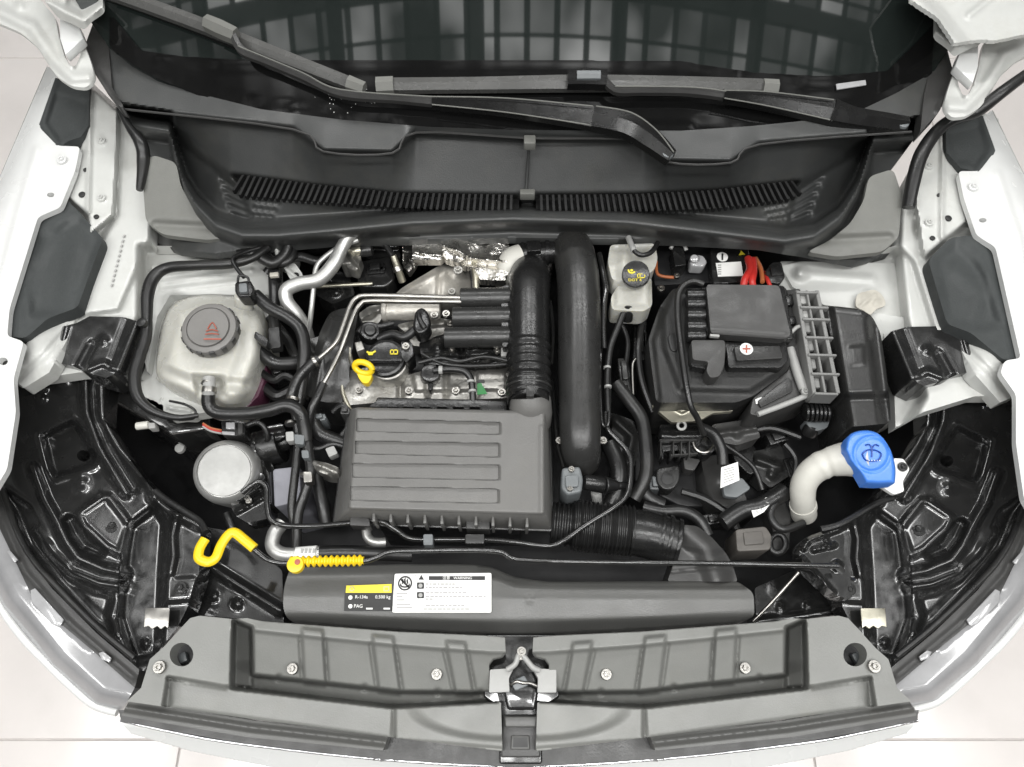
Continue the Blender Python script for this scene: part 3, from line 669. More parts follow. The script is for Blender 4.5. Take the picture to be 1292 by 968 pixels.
MX = 655
def mm(pts): return mir(pts, MX)
both = lambda left: left + mm(left)[::-1]
# ---- bumper skin and grille top
bl = [(152, 911), (300, 940), (480, 961), (655, 970)]
lo = [(165, 926), (240, 948), (380, 976), (655, 1040)]
bump = sheet('bumper', bl + mm(bl)[::-1] + mm(lo) + lo[::-1], rows_z([([(0, 890), (160, 915), (655, 970), (1150, 915), (1300, 890)], .735), ([(0, 930), (160, 950), (655, 1010), (1150, 950), (1300, 930)], .69)]), [], 'white_paint', car, 2, .50)
gs = [(150, 896), (310, 914), (483, 926), (655, 940)]; gl = [(153, 911), (300, 938), (480, 959), (655, 969)]
g = sheet('grille_top', gs + mm(gs)[::-1] + mm(gl) + gl[::-1], .765, [], 'lid_plastic', car, 2, .03)
ch = [(152, 909), (220, 924), (300, 938), (480, 958), (655, 967)]
hose('chrome_strip', [(x, y, .757) for x, y in ch + mm(ch)[::-1][1:]], 2.0, 'chrome', car, 5)

# ---- front cover over the lock carrier
fc = thing('front_cover', 'grey plastic cover over the lock carrier at the front of the bay', 'cover', P(655, 880, .72))
FL = [(160, 885), (178, 868), (189, 832), (206, 817), (225, 796), (240, 780), (252, 777), (292, 781), (312, 780), (332, 784), (500, 797), (610, 802), (637, 804), (638, 822), (634, 828), (622, 831), (617, 838), (617, 874), (621, 880), (632, 887), (634, 948), (490, 930), (320, 908)]
PT = [(300, 795), (321, 798), (413, 808), (503, 817), (620, 826)]; PB = [(300, 848), (320, 851), (410, 861), (507, 872), (620, 873)]
LT = [(200, 855), (285, 868), (497, 893), (632, 885)]
sym = lambda r: r + mm(r)[::-1]
bk = [(292, 781), (332, 784), (500, 797), (637, 804)]
fz = rows_z([(sym(bk), .846), (sym([(x, y - 3) for x, y in PT]), .852), (sym(PT), .838), (sym(PB), .800), (sym([(x, y + 2.5) for x, y in PB]), .700), (sym([(x, y - 1.5) for x, y in LT]), .690), (sym(LT), .812), (sym([(160, 880), (320, 906), (490, 927), (655, 945)]), .806)])
feats = []
def scoop(X, Y, Z):
    for s in (0, 1):
        x = X if s == 0 else 2 * MX - X
        d = ((x - 640) / 118) ** 2 + ((Y - 892) / 40.) ** 2
        m_ = (x < 634) & (x > 498) & (Y > np.interp(x, [497, 632], [893, 878]))
        k = sst((1.0 - d) / .35) * m_
        Z = Z - .018 * k * np.clip((Y - 872) / 60, .2, 1.4) * 0 + np.where(m_, .014 * sst((d - .75) / .5), 0)
    return Z
for s in (lambda p: p, mm):
    feats += [('set', s([(295, 783), (318, 792), (319, 868), (292, 866)]), 4, .715)]
    feats += [('set', s([(150, 760), (293, 760), (293, 868), (283, 868), (212, 856), (205, 900), (150, 900)]), 5, .838)]
    feats += [('pan', s([(214, 857), (284, 868), (496, 893), (492, 930), (216, 892)]), 3, .004)]
    for a, b, c, d in ((381, 407, 384, 411), (470, 496, 478, 505), (563, 587, 575, 597)):
        feats.append(('pan', s([(a, rowy(PT, a) - 12), (b, rowy(PT, b) - 12), (d, rowy(PB, d) + 5), (c, rowy(PB, c) + 5)]), 3, .011))
        feats.append(('ridge', s([(a - 2.5, rowy(PT, a)), (c - 2.5, rowy(PB, c))]), 3.5, -.009)); feats.append(('ridge', s([(b + 2.5, rowy(PT, b)), (d + 2.5, rowy(PB, d))]), 3.5, -.009))
    for xx in (352, 460, 552, 606): feats.append(('dome', s([(xx, rowy(PB, xx) + 1)])[0], 6, -.018))
    feats.append(('ridge', s([(497, 892), (497, 934), (634, 946)]), 3.5, -.006))
feats.append(('fn', scoop))
hol = [circ(229, 826, 15, 20), circ(1079, 826, 15, 20)]
for hp, hh in ((FL, hol[:1]), (mm(FL), hol[1:])): sheet('cover_half', hp, fz, feats, 'front_plastic', fc, 1.3, .03, hh, sharp=85, blur=2)
# latch recess is bridged at the front by the release channel
for x, y in ((369, 844), (551, 851), (765, 851), (940, 843)): bolt(x, y, .822, 7, fc)
for x, y in ((201, 842), (1103, 841)): bolt(x, y, .843, 8, fc)
for x, y in ((229, 828), (1077, 828)):
    disc('hole_floor', x, y, .78, 20, .01, 'black_matte', fc); MB().box(P(x + 3, y + 2, .79), .012, .016, .012, .4).build('hole_clip', 'connector_grey', fc, .002)
st = [(163, 884), (320, 909), (490, 929)]; sb = [(483, 947), (310, 930), (153, 903)]
for k, s in enumerate((lambda p: p, mm)):
    sheet('rubber_strip', s(st + sb), .803, [('ridge', s([(158, 893), (316, 918), (486, 937)]), 7, .008)], 'shroud_plastic', fc, 1.6, .03)
# lock in the middle
lk = thing('bonnet_lock', 'steel bonnet catch with black surround in the middle of the front cover', 'lock', P(657, 870, .74))
block('backing', rnd([(612, 800), (702, 800), (706, 880), (684, 895), (684, 965), (630, 965), (630, 895), (610, 880)], 4), .775, .70, 'black_paint', lk)
block('plate', rnd([(618, 845), (648, 843), (642, 856), (643, 873), (617, 874)], 2), .822, .79, 'grey_tag', lk, bevel=.003)
block('plate', rnd([(672, 843), (702, 845), (702, 874), (678, 874), (679, 856)], 2), .822, .79, 'grey_tag', lk, bevel=.003)
hose('catch', [(640, 845, .826), (650, 838, .83), (655, 826, .832), (662, 830, .832), (672, 842, .828), (680, 846, .824)], 3.6, 'grey_tag', lk)
hose('spring', [(645, 864, .81), (652, 860, .815), (660, 862, .815), (668, 862, .812), (678, 866, .81)], 2.2, 'steel', lk)
block('lever', rnd([(644, 860), (662, 852), (668, 864), (650, 872)], 3), .812, .79, 'connector_grey', lk, bevel=.003)
block('guard', rnd([(634, 868), (644, 862), (670, 862), (680, 870), (676, 896), (640, 896)], 5), .806, .76, 'black_paint', lk, bevel=.006)
bolt(658, 822, .835, 6, lk); bolt(657, 829, .832, 4, lk)
block('channel', [(634, 902), (680, 902), (682, 956), (632, 956)], .790, .74, 'lid_plastic', lk, bevel=.003)
block('channel_step', [(636, 904), (678, 904), (677, 918), (637, 918)], .800, .78, 'shroud_plastic', lk, bevel=.003)
block('square_frame', [(645, 928), (668, 928), (669, 946), (644, 946)], .794, .785, 'shroud_plastic', lk, bevel=.002)
block('square_hole', [(648, 931), (665, 931), (666, 943), (647, 943)], .7955, .788, 'black_print', lk, bevel=.0)

# ---- radiator shroud
sp = rnd([(358, 742), (366, 716), (500, 712), (596, 712), (622, 716), (648, 728), (690, 734), (930, 733), (951, 748), (952, 779), (928, 786), (820, 793), (700, 799), (600, 799), (470, 793), (364, 784), (357, 768)], 8)
sz = rows_z([([(300, 706), (600, 706), (650, 726), (1000, 728)], .775), ([(300, 726), (600, 722), (650, 738), (1000, 744)], .803), ([(300, 752), (1000, 756)], .806), ([(300, 775), (650, 784), (1000, 775)], .800), ([(300, 790), (650, 802), (1000, 790)], .770)])
sh = sheet('radiator_shroud', sp, sz, [('dome', (668, 756), 7, .004)], 'shroud_plastic', None, 2.8, .10, sharp=70)
tag(sh, 'long dark grey plastic radiator shroud bearing the two stickers', 'shroud')
# stickers
st1 = thing('sticker', 'yellow and black refrigerant sticker on the radiator shroud', 'sticker', P(465, 755, .806))
ZL = .8085
slab('black_field', [(435, 747), (494, 747), (494, 771), (434, 771)], ZL, .0015, 'black_print', st1, bevel=0)
slab('yellow_band', [(437, 739), (494, 737), (494, 748), (436, 748)], ZL + .0006, .0018, 'yellow_print', st1, bevel=0)
text('R-134a', 456, 753.5, ZL + .0006, 4.2, 'white_label', st1); text('0.500 kg', 483, 753.5, ZL + .0006, 4.2, 'white_label', st1); text('PAG', 452, 765, ZL + .0006, 4.4, 'white_label', st1)
for x_ in (462, 484): slab('print_line', [(x_, 767), (x_ + 8, 767), (x_ + 8, 769), (x_, 769)], ZL + .0006, .0008, 'white_label', st1, bevel=0)
disc('symbol', 442, 754, ZL + .0012, 2.6, .001, 'white_label', st1); disc('symbol', 442, 765, ZL + .0012, 2.6, .001, 'white_label', st1); disc('symbol', 444, 743, ZL + .002, 3, .001, 'grey_print', st1); disc('symbol', 444, 743, ZL + .0024, 2.2, .001, 'yellow_print', st1)
slab('symbol', [(484, 740), (491, 740), (491, 746), (484, 746)], ZL + .0013, .001, 'grey_print', st1, bevel=0); slab('symbol', [(485, 741), (490, 741), (490, 745), (485, 745)], ZL + .0018, .001, 'yellow_print', st1, bevel=0)
st2 = thing('sticker', 'white warning sticker with small print on the radiator shroud', 'sticker', P(558, 748, .806))
slab('paper', rnd([(498, 724), (620, 723), (620, 773), (495, 773)], 2), ZL, .0015, 'white_label', st2, bevel=0)
slab('header_bar', [(541, 727), (612, 727), (612, 732), (541, 732)], ZL + .0008, .001, 'black_print', st2, bevel=0)
text('注意   WARNING', 577, 729.5, ZL + .0012, 3.6, 'white_label', st2)
def ringmark(x, y, r, p, m='black_print', mi='white_label'):
    disc('symbol', x, y, ZL + .0016, r, .001, m, p, bev=.02); disc('symbol', x, y, ZL + .0020, r * .78, .001, mi, p, bev=.02)
ringmark(511, 736, 9, st2); text('♨', 511, 736, ZL + .0024, 9, 'black_print', st2)
MB().px([(504, 731), (506, 729.5), (518, 741.5), (516, 743)], ZL + .0026, -.0008).build('symbol', 'black_print', st2)
MB().px([(531.5, 731.5), (528, 725.5), (535, 725.5)][::-1] if False else [(528, 731.5), (535, 731.5), (531.5, 725.5)], ZL + .001, -.001).build('symbol', 'black_print', st2)
for y in (739, 751): slab('symbol', rnd([(526, y - 4), (535, y - 4), (535, y + 4), (526, y + 4)], 1.5), ZL + .0010, .001, 'black_print', st2, bevel=0); disc('symbol', 530.5, y, ZL + .0018, 2.6, .001, 'grey_tag', st2)
for y, x0, x1 in ((737, 537, 574), (741.5, 537, 583), (748, 537, 591), (752.5, 537, 613), (756, 537, 548), (764, 537, 588), (768.5, 534, 594)):
    x = x0
    while x < x1:
        l = random.uniform(2.5, 6); slab('print_line', [(x, y - 1), (min(x + l, x1), y - 1), (min(x + l, x1), y + 1), (x, y + 1)], ZL + .0007, .0006, 'grey_print', st2, bevel=0); x += l + 1.2
for y, w_ in ((749, 14), (753, 8), (757, 10), (763, 18), (766.5, 20)): slab('print_line', [(500, y - .9), (500 + w_, y - .9), (500 + w_, y + .9), (500, y + .9)], ZL + .0007, .0006, 'grey_print', st2, bevel=0)
for pl in ([(523.4, 725), (524.2, 725), (524.2, 771), (523.4, 771)], [(525, 733.6), (619, 733.6), (619, 734.3), (525, 734.3)], [(525, 760), (619, 760), (619, 760.7), (525, 760.7)]): slab('rule', pl, ZL + .0006, .0006, 'grey_print', st2, bevel=0)

# ---- bonnet prop rod
pr = thing('bonnet_prop', 'black bonnet stay rod with yellow hooked end and ribbed yellow grip', 'stay rod', P(660, 706, .82))
hose('rod', [(318, 691, .852), (335, 705, .85), (350, 710, .85), (372, 711, .85), (420, 709, .85), (459, 708, .85), (474, 704, .85), (491, 697, .85), (520, 695, .85), (622, 695, .85), (645, 704, .85), (664, 707, .85), (720, 709, .85), (900, 711, .845), (1058, 714, .835)], 3.4, 'black_paint', pr, 4)
hose('hook', [(259, 680, .86), (252, 692, .862), (251, 704, .863), (262, 709, .863), (272, 704, .863), (279, 688, .862), (288, 675, .861), (296, 672, .86), (308, 681, .858), (321, 692, .855)], 6.4, 'yellow', pr, 6, flat=.75)
q = [(366 + k, 709 - k * .02) for k in range(0, 94, 1)]
W = [P(x, y, .85) for x, y in q]; rr = [(6.0 + 1.6 * math.sin((x - 366) / 7.2 * 2 * math.pi)) * S(x, y, .85) for x, y in q]
MB().tube(W, rr, 14).build('grip', 'yellow', pr, sharp=80)
disc('grip_ring', 372, 712, .862, 10.5, .012, 'yellow', pr); disc('grip_hole', 375, 709, .8635, 3.6, .004, 'red_print', pr)
# ================================================================== ENGINE
def cyl(name, a, b, r0, r1, m, parent, seg=18, bev=.25):
    """turned piece from a to b (px,py,z), radii in photo pixels"""
    A, B = P(*a), P(*b); s = S(*a); L_ = (B - A).length; k = min(r0, r1) * s * bev
    return MB().lathe(A, (B - A), [(r0 * s - k, 0), (r0 * s - k * .3, k * .3), (r0 * s, k), (r1 * s, L_ - k), (r1 * s - k * .3, L_ - k * .3), (r1 * s - k, L_)], seg).build(name, m, parent)
def clampring(px, py, z, r, d, m, parent, wd=5):
    s = S(px, py, z); c = P(px, py, z); d = Vector(d).normalized()
    return MB().lathe(c - d * wd * s / 2, d, [(r * s * .9, 0), (r * s, 0.0003), (r * s * 1.02, wd * s * .3), (r * s * 1.02, wd * s * .7), (r * s, wd * s), (r * s * .9, wd * s)], 28).build('clamp_ring', m, parent)

eng = thing('engine', 'silver four cylinder engine block with cast cover in the middle of the bay', 'engine', P(540, 470, .45))
block('block', rnd([(430, 400), (640, 396), (650, 512), (660, 640), (460, 640), (432, 512)], 6), .765, .45, 'black_matte', eng, bevel=.01)
sheet('head_cover', rnd([(432, 470), (470, 462), (505, 476), (540, 466), (600, 462), (641, 462), (643, 502), (600, 504), (520, 504), (432, 512)], 4), .80,
      [('pan', [(520, 470), (640, 468), (640, 492), (524, 494)], 5, .012), ('ridge', [(505, 468), (505, 504)], 6, -.012), ('ridge', [(538, 466), (540, 500)], 5, .010), ('ridge', [(563, 468), (563, 500)], 5, -.010), ('ridge', [(600, 466), (600, 500)], 4, -.006), ('dome', (453, 486), 22, .014), ('dome', (516, 493), 9, .008), ('dome', (575, 493), 9, .008), ('dome', (633, 494), 9, .008)], 'cast_alu', eng, 1.8, .05)
for x, y in ((453, 492), (516, 493), (575, 493), (633, 495)): bolt(x, y, .814, 5.2, eng)
# filler neck and cap
cyl('filler_neck', (492, 470, .78), (489, 456, .838), 27, 25, 'cast_alu', eng)
ax = Vector((0, -.12, 1)).normalized(); c = P(486, 451, .848); s = S(486, 451, .848)
cap = MB().lathe(c - ax * .018, ax, [(25 * s, 0), (25.5 * s, .004), (25.5 * s, .012), (24 * s, .016), (21 * s, .0175), (20 * s, .0165)], 36).build('oil_cap', 'tube_plastic', eng)
MB().box(P(486, 455, .851), 44 * s, 4.5 * s, .010, 0, 0).build('grip_bar', 'tube_plastic', cap, .002)
hose('symbol', [(463, 444, .850), (468, 446, .850), (474, 443, .850)], 1.3, 'yellow_print', cap); slab('symbol', [(463, 444), (472, 444), (470, 448), (465, 448)], .850, .001, 'yellow_print', cap, bevel=0)
for pl in ([(492, 441), (502, 441), (502, 442.2), (492, 442.2)], [(492, 446), (502, 446), (502, 447.2), (492, 447.2)], [(492, 441), (493.2, 441), (493.2, 447), (492, 447)], [(501, 441), (502.2, 441), (502.2, 447), (501, 447)], [(496, 441), (497.2, 441), (497.2, 447), (496, 447)]): slab('symbol', pl, .850, .001, 'yellow_print', cap, bevel=0)
# dipstick
ds = thing('dipstick', 'yellow ring handle of the oil dipstick beside the filler cap', 'dipstick', P(460, 480, .80))
ring = [(445 + 13.5 + 11 * math.cos(a), 464 + 6.8 * math.sin(a) + 2.5 * math.cos(a), .862 - .008 * math.sin(a)) for a in [2 * math.pi * k / 20 for k in range(21)]]
MB().tube([P(*p) for p in ring], 4.0 * S(458, 464, .86), 10, cap=False).build('ring', 'yellow', ds)
block('tongue', rnd([(449, 467), (470, 470), (468, 478), (464, 484), (457, 483), (452, 476)], 3), .856, .84, 'yellow', ds, bevel=.003)
hose('tube', [(458, 482, .845), (450, 470, .83), (442, 452, .82), (441, 440, .82), (438, 460, .81), (432, 485, .80), (434, 500, .80), (444, 522, .80)], 3.0, 'zinc', ds)
# breather valve with hose
pv = thing('breather_valve', 'black round breather valve with short bent hose on the cast cover', 'valve', P(543, 475, .80))
cyl('cap', (543, 478, .80), (543, 470, .838), 13, 12, 'tube_plastic', pv); block('flap', [(538, 478), (548, 478), (545, 492), (541, 492)], .822, .80, 'tube_plastic', pv, bevel=.002)
hose('hose', [(548, 468, .838), (566, 466, .842), (584, 468, .842), (593, 476, .838), (596, 490, .832), (597, 516, .82)], 4.5, 'rubber', pv)
clampring(556, 467, .840, 5.3, (1, 0, 0), 'grey_tag', pv); clampring(594, 482, .836, 5.2, (.1, -1, 0), 'grey_tag', pv, 3); clampring(596, 494, .832, 5.2, (.1, -1, 0), 'grey_tag', pv, 3)
gst = tag(slab('sticker', [(602, 484), (607, 483), (615, 497), (602, 498)], .826, .0012, 'green_print', bevel=0), 'small green sticker on the silver engine cover', 'sticker')
slab('sticker_tail', [(603, 479), (611, 479), (612, 483), (603, 483)], .826, .0012, 'black_print', gst, bevel=0)
# ignition coil rail
cr_ = thing('coil_rail', 'black ignition coil rail with wiring below the three intake runners', 'coil rail', P(590, 450, .78))
sheet('rail', rnd([(528, 432), (560, 424), (640, 430), (642, 458), (600, 462), (534, 460)], 5), .822, [('ridge', [(532, 452), (575, 446), (600, 456), (640, 448)], 5, .012), ('dome', (552, 438), 14, .016), ('ridge', [(582, 432), (582, 460)], 4, -.01), ('ridge', [(590, 442), (640, 440)], 5, .01), ('dome', (615, 452), 9, .008)], 'tube_plastic', cr_, 1.7, .05)
hose('wire', [(528, 458, .838), (556, 452, .842), (580, 456, .842), (610, 450, .842), (640, 455, .842)], 2.6, 'rubber', cr_)
hose('wire', [(532, 446, .838), (556, 458, .842), (590, 462, .842), (640, 460, .842)], 2.2, 'rubber', cr_)
bolt(570, 440, .845, 4.5, cr_); bolt(627, 442, .845, 4.5, cr_)
block('end_clip', [(632, 438), (640, 438), (640, 449), (632, 449)], .85, .82, 'grey_tag', cr_, bevel=.002)
# wiring plug, sensor cap
wp = thing('wiring_plug', 'black leaf shaped wiring plug rising between filler cap and runners', 'plug', P(528, 420, .80))
block('shell', rnd([(523, 392), (532, 386), (540, 392), (544, 408), (538, 418), (528, 422), (520, 414)], 5), .872, .83, 'tube_plastic', wp, bevel=.006)
hose('boot', [(528, 396, .876), (530, 404, .878), (536, 414, .874)], 3.5, 'rubber', wp)
hose('lead', [(524, 416, .85), (510, 426, .845), (495, 422, .84), (478, 428, .83)], 6, 'rubber', wp)
cyl('sensor_cap', (467, 424, .80), (467, 417, .842), 13, 12, 'tube_plastic', eng); cyl('sensor_top', (467, 418, .842), (467, 416, .852), 8, 7, 'rubber', eng)
hose('engine_lead', [(452, 420, .835), (462, 410, .835), (478, 412, .835), (496, 408, .83)], 4, 'rubber', eng)
block('bracket', rnd([(506, 430), (520, 432), (522, 448), (512, 458), (506, 450)], 3), .848, .80, 'tube_plastic', eng, bevel=.003); bolt(512, 437, .852, 5, eng)
block('lug', [(447, 432), (456, 430), (460, 440), (450, 444)], .84, .80, 'cast_alu', eng, bevel=.002)
# fuel pump / rail of bare metal below the pipes
cyl('metal_rail', (486, 393, .815), (556, 391, .815), 12, 12, 'turbo_cast', eng, 20); cyl('rail_end', (482, 392, .815), (490, 392, .815), 15, 15, 'turbo_cast', eng)
sheet('cast_lug', rnd([(500, 410), (524, 404), (546, 400), (572, 404), (566, 420), (545, 426), (536, 438), (520, 436), (512, 420)], 4), .80, [('dome', (549, 398), 9, .02), ('ridge', [(520, 412), (560, 408)], 6, .012), ('dome', (563, 396), 9, .02)], 'cast_alu', eng, 1.8, .05)
for x, y in ((548, 398), (563, 396), (568, 408)): bolt(x, y, .826, 5, eng)
sheet('mount_casting', rnd([(452, 396), (466, 386), (482, 384), (482, 402), (474, 412), (458, 408)], 4), .80, [('dome', (466, 396), 10, .02), ('ridge', [(455, 402), (480, 390)], 5, .012)], 'cast_alu', eng, 1.6, .05)

# ---- turbocharger and heat shield
tb = thing('turbo_housing', 'cast metal turbo housing under the foil heat shield', 'turbo', P(548, 360, .7))
sheet('housing', rnd([(498, 372), (506, 364), (536, 346), (556, 334), (584, 333), (598, 348), (600, 378), (560, 380), (500, 378)], 6), .79, [('dome', (550, 362), 52, .05), ('dome', (577, 342), 13, .02), ('ridge', [(555, 338), (553, 376)], 5, -.01), ('ridge', [(505, 372), (540, 352), (566, 340)], 5, .01)], 'turbo_cast', tb, 1.8, .08)
hose('flange', [(598, 332, .835), (600, 348, .84), (601, 372, .84)], 4, 'zinc', tb); hose('flange', [(590, 330, .825), (596, 350, .83), (597, 372, .83)], 3, 'tube_plastic', tb)
bolt(578, 341, .855, 6, tb, 'cast_alu'); bolt(570, 368, .862, 5, tb, 'cast_alu')
hsd = thing('heat_shield', 'crinkled bright foil heat shield below the middle of the scuttle', 'heat shield', P(580, 325, .75))
def crink(X, Y, Z): return Z + .0022 * np.sin(X * 1.5) * np.sin(Y * 1.5) + .003 * np.sin(X * .21 + Y * .13)
sheet('foil', [(588, 298), (642, 296), (643, 340), (637, 354), (606, 353), (598, 338), (580, 334), (566, 328), (562, 304)], .848, [('ridge', [(566, 322), (600, 326), (640, 330)], 5, .014), ('ridge', [(570, 330), (640, 337)], 4, -.008), ('fn', crink)], 'heat_shield', hsd, 1.2, .02)
sheet('plate', rnd([(520, 302), (562, 304), (566, 318), (556, 328), (520, 328)], 3), .852, [('ridge', [(524, 318), (556, 322)], 5, .008), ('dome', (540, 320), 4, -.006)], 'heat_shield', hsd, 1.6, .02)
sheet('fold', rnd([(556, 300), (590, 300), (594, 318), (580, 332), (560, 326)], 4), .860, [('dome', (576, 312), 16, .02), ('ridge', [(558, 308), (588, 322)], 5, .01), ('fn', crink)], 'heat_shield', hsd, 1.5, .02)
sheet('fold', rnd([(508, 306), (522, 304), (526, 330), (516, 344), (508, 336)], 3), .815, [('fn', crink)], 'heat_shield', hsd, 1.3, .02)
sn = thing('exhaust_sensor', 'slim metal exhaust sensor with black lead beside the foil shield', 'sensor', P(500, 345, .78))
cyl('body', (508, 356, .80), (496, 322, .845), 5, 4, 'zinc', sn); hose('lead', [(496, 323, .845), (486, 308, .85), (484, 300, .86), (500, 297, .87), (530, 296, .87)], 4, 'rubber', sn)
clampring(502, 340, .822, 6, (-.3, .8, .5), 'steel', sn, 6)

# ---- intake runners and air pipe from the filter box
ip = thing('intake_pipe', 'thick black air pipe with bellows joining filter box to three runners', 'air pipe', P(667, 430, .75))
path = [(668, 506, .870), (668, 503, .870), (667, 498, .869), (667, 480, .868), (667, 440, .866), (667, 400, .865), (667, 368, .862), (668, 356, .852), (669, 346, .825), (671, 340, .77)]
q = cr(path, 12); rr = []
for v in q:
    y = v[1]; r = 26.5
    if 430 < y < 480: r = 27.2 + 1.7 * math.cos((y - 430) / 10.2 * 2 * math.pi)
    if 480 <= y < 503: r = 28
    if y >= 503: r = 25
    if y < 345: r = 27
    rr.append(r * S(v[0], v[1], v[2]))
MB().tube([P(*v) for v in q], rr, 32).build('pipe', 'tube_plastic', ip, sharp=75)
for y in (484, 498): clampring(667, y, .868, 28.6, (0, -1, 0), 'tube_plastic', ip, 5)
clampring(667, 491, .868, 29, (0, -1, 0), 'tube_grey', ip, 3); block('clamp_lug', rnd([(664, 486), (674, 486), (674, 500), (664, 500)], 2), .912, .90, 'tube_grey', ip, bevel=.002)
sheet('runner_web', rnd([(632, 362), (648, 358), (650, 436), (634, 438)], 3), .872, [], 'tube_plastic', ip, 2, .05)
for x, y in ((581, 377), (571, 401), (561, 426)):
    c0 = cyl('runner', (x, y, .862), (648, y - 1, .862), 13.6, 13.6, 'tube_grey', ip, 28, .10)
    c0.scale = (1, 1, 1)
# ---- charge pipe
cp = thing('charge_pipe', 'long smooth black charge pipe running down beside the intake pipe', 'air pipe', P(731, 450, .75))
hose('pipe', [(712, 286, .80), (718, 300, .83), (724, 320, .848), (729, 350, .856), (731, 400, .856), (731, 470, .850), (732, 540, .842), (733, 568, .826), (735, 582, .79)], [24, 25, 26, 27, 27, 27, 26, 25, 22], 'tube_grey', cp, 8, 28)
cyl('coupler', (655, 321, .842), (704, 318, .842), 14, 14, 'tube_plastic', cp, 24, .15); clampring(659, 321, .842, 15, (1, 0, 0), 'tube_plastic', cp, 4); clampring(690, 319, .842, 16, (1, 0, 0), 'tube_plastic', cp, 5)
block('coupler_clip', rnd([(664, 304), (682, 303), (683, 316), (665, 317)], 2), .872, .85, 'tube_plastic', cp, bevel=.003)
hose('elbow', [(657, 322, .845), (645, 327, .845), (640, 340, .835), (636, 360, .80)], [14, 14, 13, 12], 'beige', cp, 6, 20)
bolt(706, 556, .82, 5, cp); bolt(761, 556, .82, 5, cp)
sr = thing('pressure_sensor', 'grey pressure sensor with plug at the lower end of charge pipe', 'sensor', P(730, 610, .72))
block('body', rnd([(709, 590), (732, 588), (736, 604), (734, 621), (716, 625), (708, 616)], 4), .842, .76, 'connector_grey', sr, bevel=.005); block('body_top', rnd([(713, 600), (730, 599), (730, 614), (714, 615)], 3), .850, .83, 'connector_grey', sr, bevel=.003)
cyl('plug', (736, 608, .82), (762, 612, .81), 10, 11, 'tube_plastic', sr); cyl('plug_boot', (762, 612, .81), (780, 613, .80), 11, 6, 'rubber', sr); cyl('stub', (778, 613, .80), (790, 613, .79), 5, 5, 'rubber', sr)
for x, y in ((721, 592), (719, 616)): bolt(x, y, .846, 4, sr)
cyl('stem', (752, 620, .77), (754, 638, .74), 7, 6, 'grey_tag', sr)

# ================================================================== AIR FILTER BOX
ab = thing('air_filter_box', 'grey ribbed plastic air filter box in front of the engine', 'air filter box', P(566, 590, .74))
lid = [(448, 514), (688, 519), (688, 650), (439, 643)]
fl = [(440, 516), (693, 522), (697, 669), (421, 660)]
lp = rnd(lid, 5); bp_ = rnd(fl, 5)
chs = [((450, 528), (448.5, 544), (633, 533), (632.5, 548)), ((448.5, 556.5), (446.6, 572), (632, 559.6), (631, 576.7)), ((444.5, 585), (443, 601.6), (632, 587), (630, 605.7)), ((442.5, 614), (441, 631), (631, 617.5), (629.5, 635))]
def chan(X, Y, Z):
    for tl, bl_, tr, br in chs:
        t = (X - 440) / 192.
        yt = tl[1] + (tr[1] - tl[1]) * t; yb = bl_[1] + (br[1] - bl_[1]) * t; xl = (tl[0] + bl_[0]) / 2
        kx = np.clip((tr[0] - X) / 11, 0, 1); ky = sst(np.minimum(Y - yt, yb - Y) / 1.8 + .3); kl = sst((X - xl) / 3)
        Z = Z - .021 * kx * ky * kl
    return Z
def lidroll(X, Y, Z):
    d = seg_dist(X, Y, lp, True); return Z - .006 * np.clip(1 - d / 4, 0, 1) ** 2
sheet('lid', lp, .872, [('fn', chan), ('fn', lidroll), ('ridge', [(684, 540), (684, 646)], 7, .003)], 'box_plastic', ab, 1.2, .001, sharp=40, blur=0)
MB().loft(lp, .865, bp_, .80).build('lid_wall', 'box_plastic', ab, .002)
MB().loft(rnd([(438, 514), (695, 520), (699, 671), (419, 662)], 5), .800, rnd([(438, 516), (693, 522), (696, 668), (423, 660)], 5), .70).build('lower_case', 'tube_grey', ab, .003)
for k in range(10):
    x = 470 + k * 21.5; MB().px([(x, 646 + k * .7), (x + 3, 646 + k * .7), (x + 3.5, 658 + k * .8), (x - .5, 658 + k * .8)], .850, .80).build('gusset', 'box_plastic', ab, .001)
block('latch', rnd([(588, 655), (618, 656), (618, 668), (588, 667)], 2), .828, .79, 'lid_plastic', ab, bevel=.002)
hose('outlet_fairing', [(668, 500, .860), (669, 510, .852), (671, 522, .836), (673, 536, .812)], [26.5, 27, 26, 22], 'box_plastic', ab, 8, 28)
block('rear_skirt', [(476, 501), (600, 504), (640, 506), (640, 518), (470, 514)], .83, .78, 'tube_plastic', ab, bevel=.002)
for k in range(7): MB().px([(466 + k * 21, 513), (480 + k * 21, 513.5), (473 + k * 21, 507)], .852, .82).build('tooth', 'tube_plastic', ab)

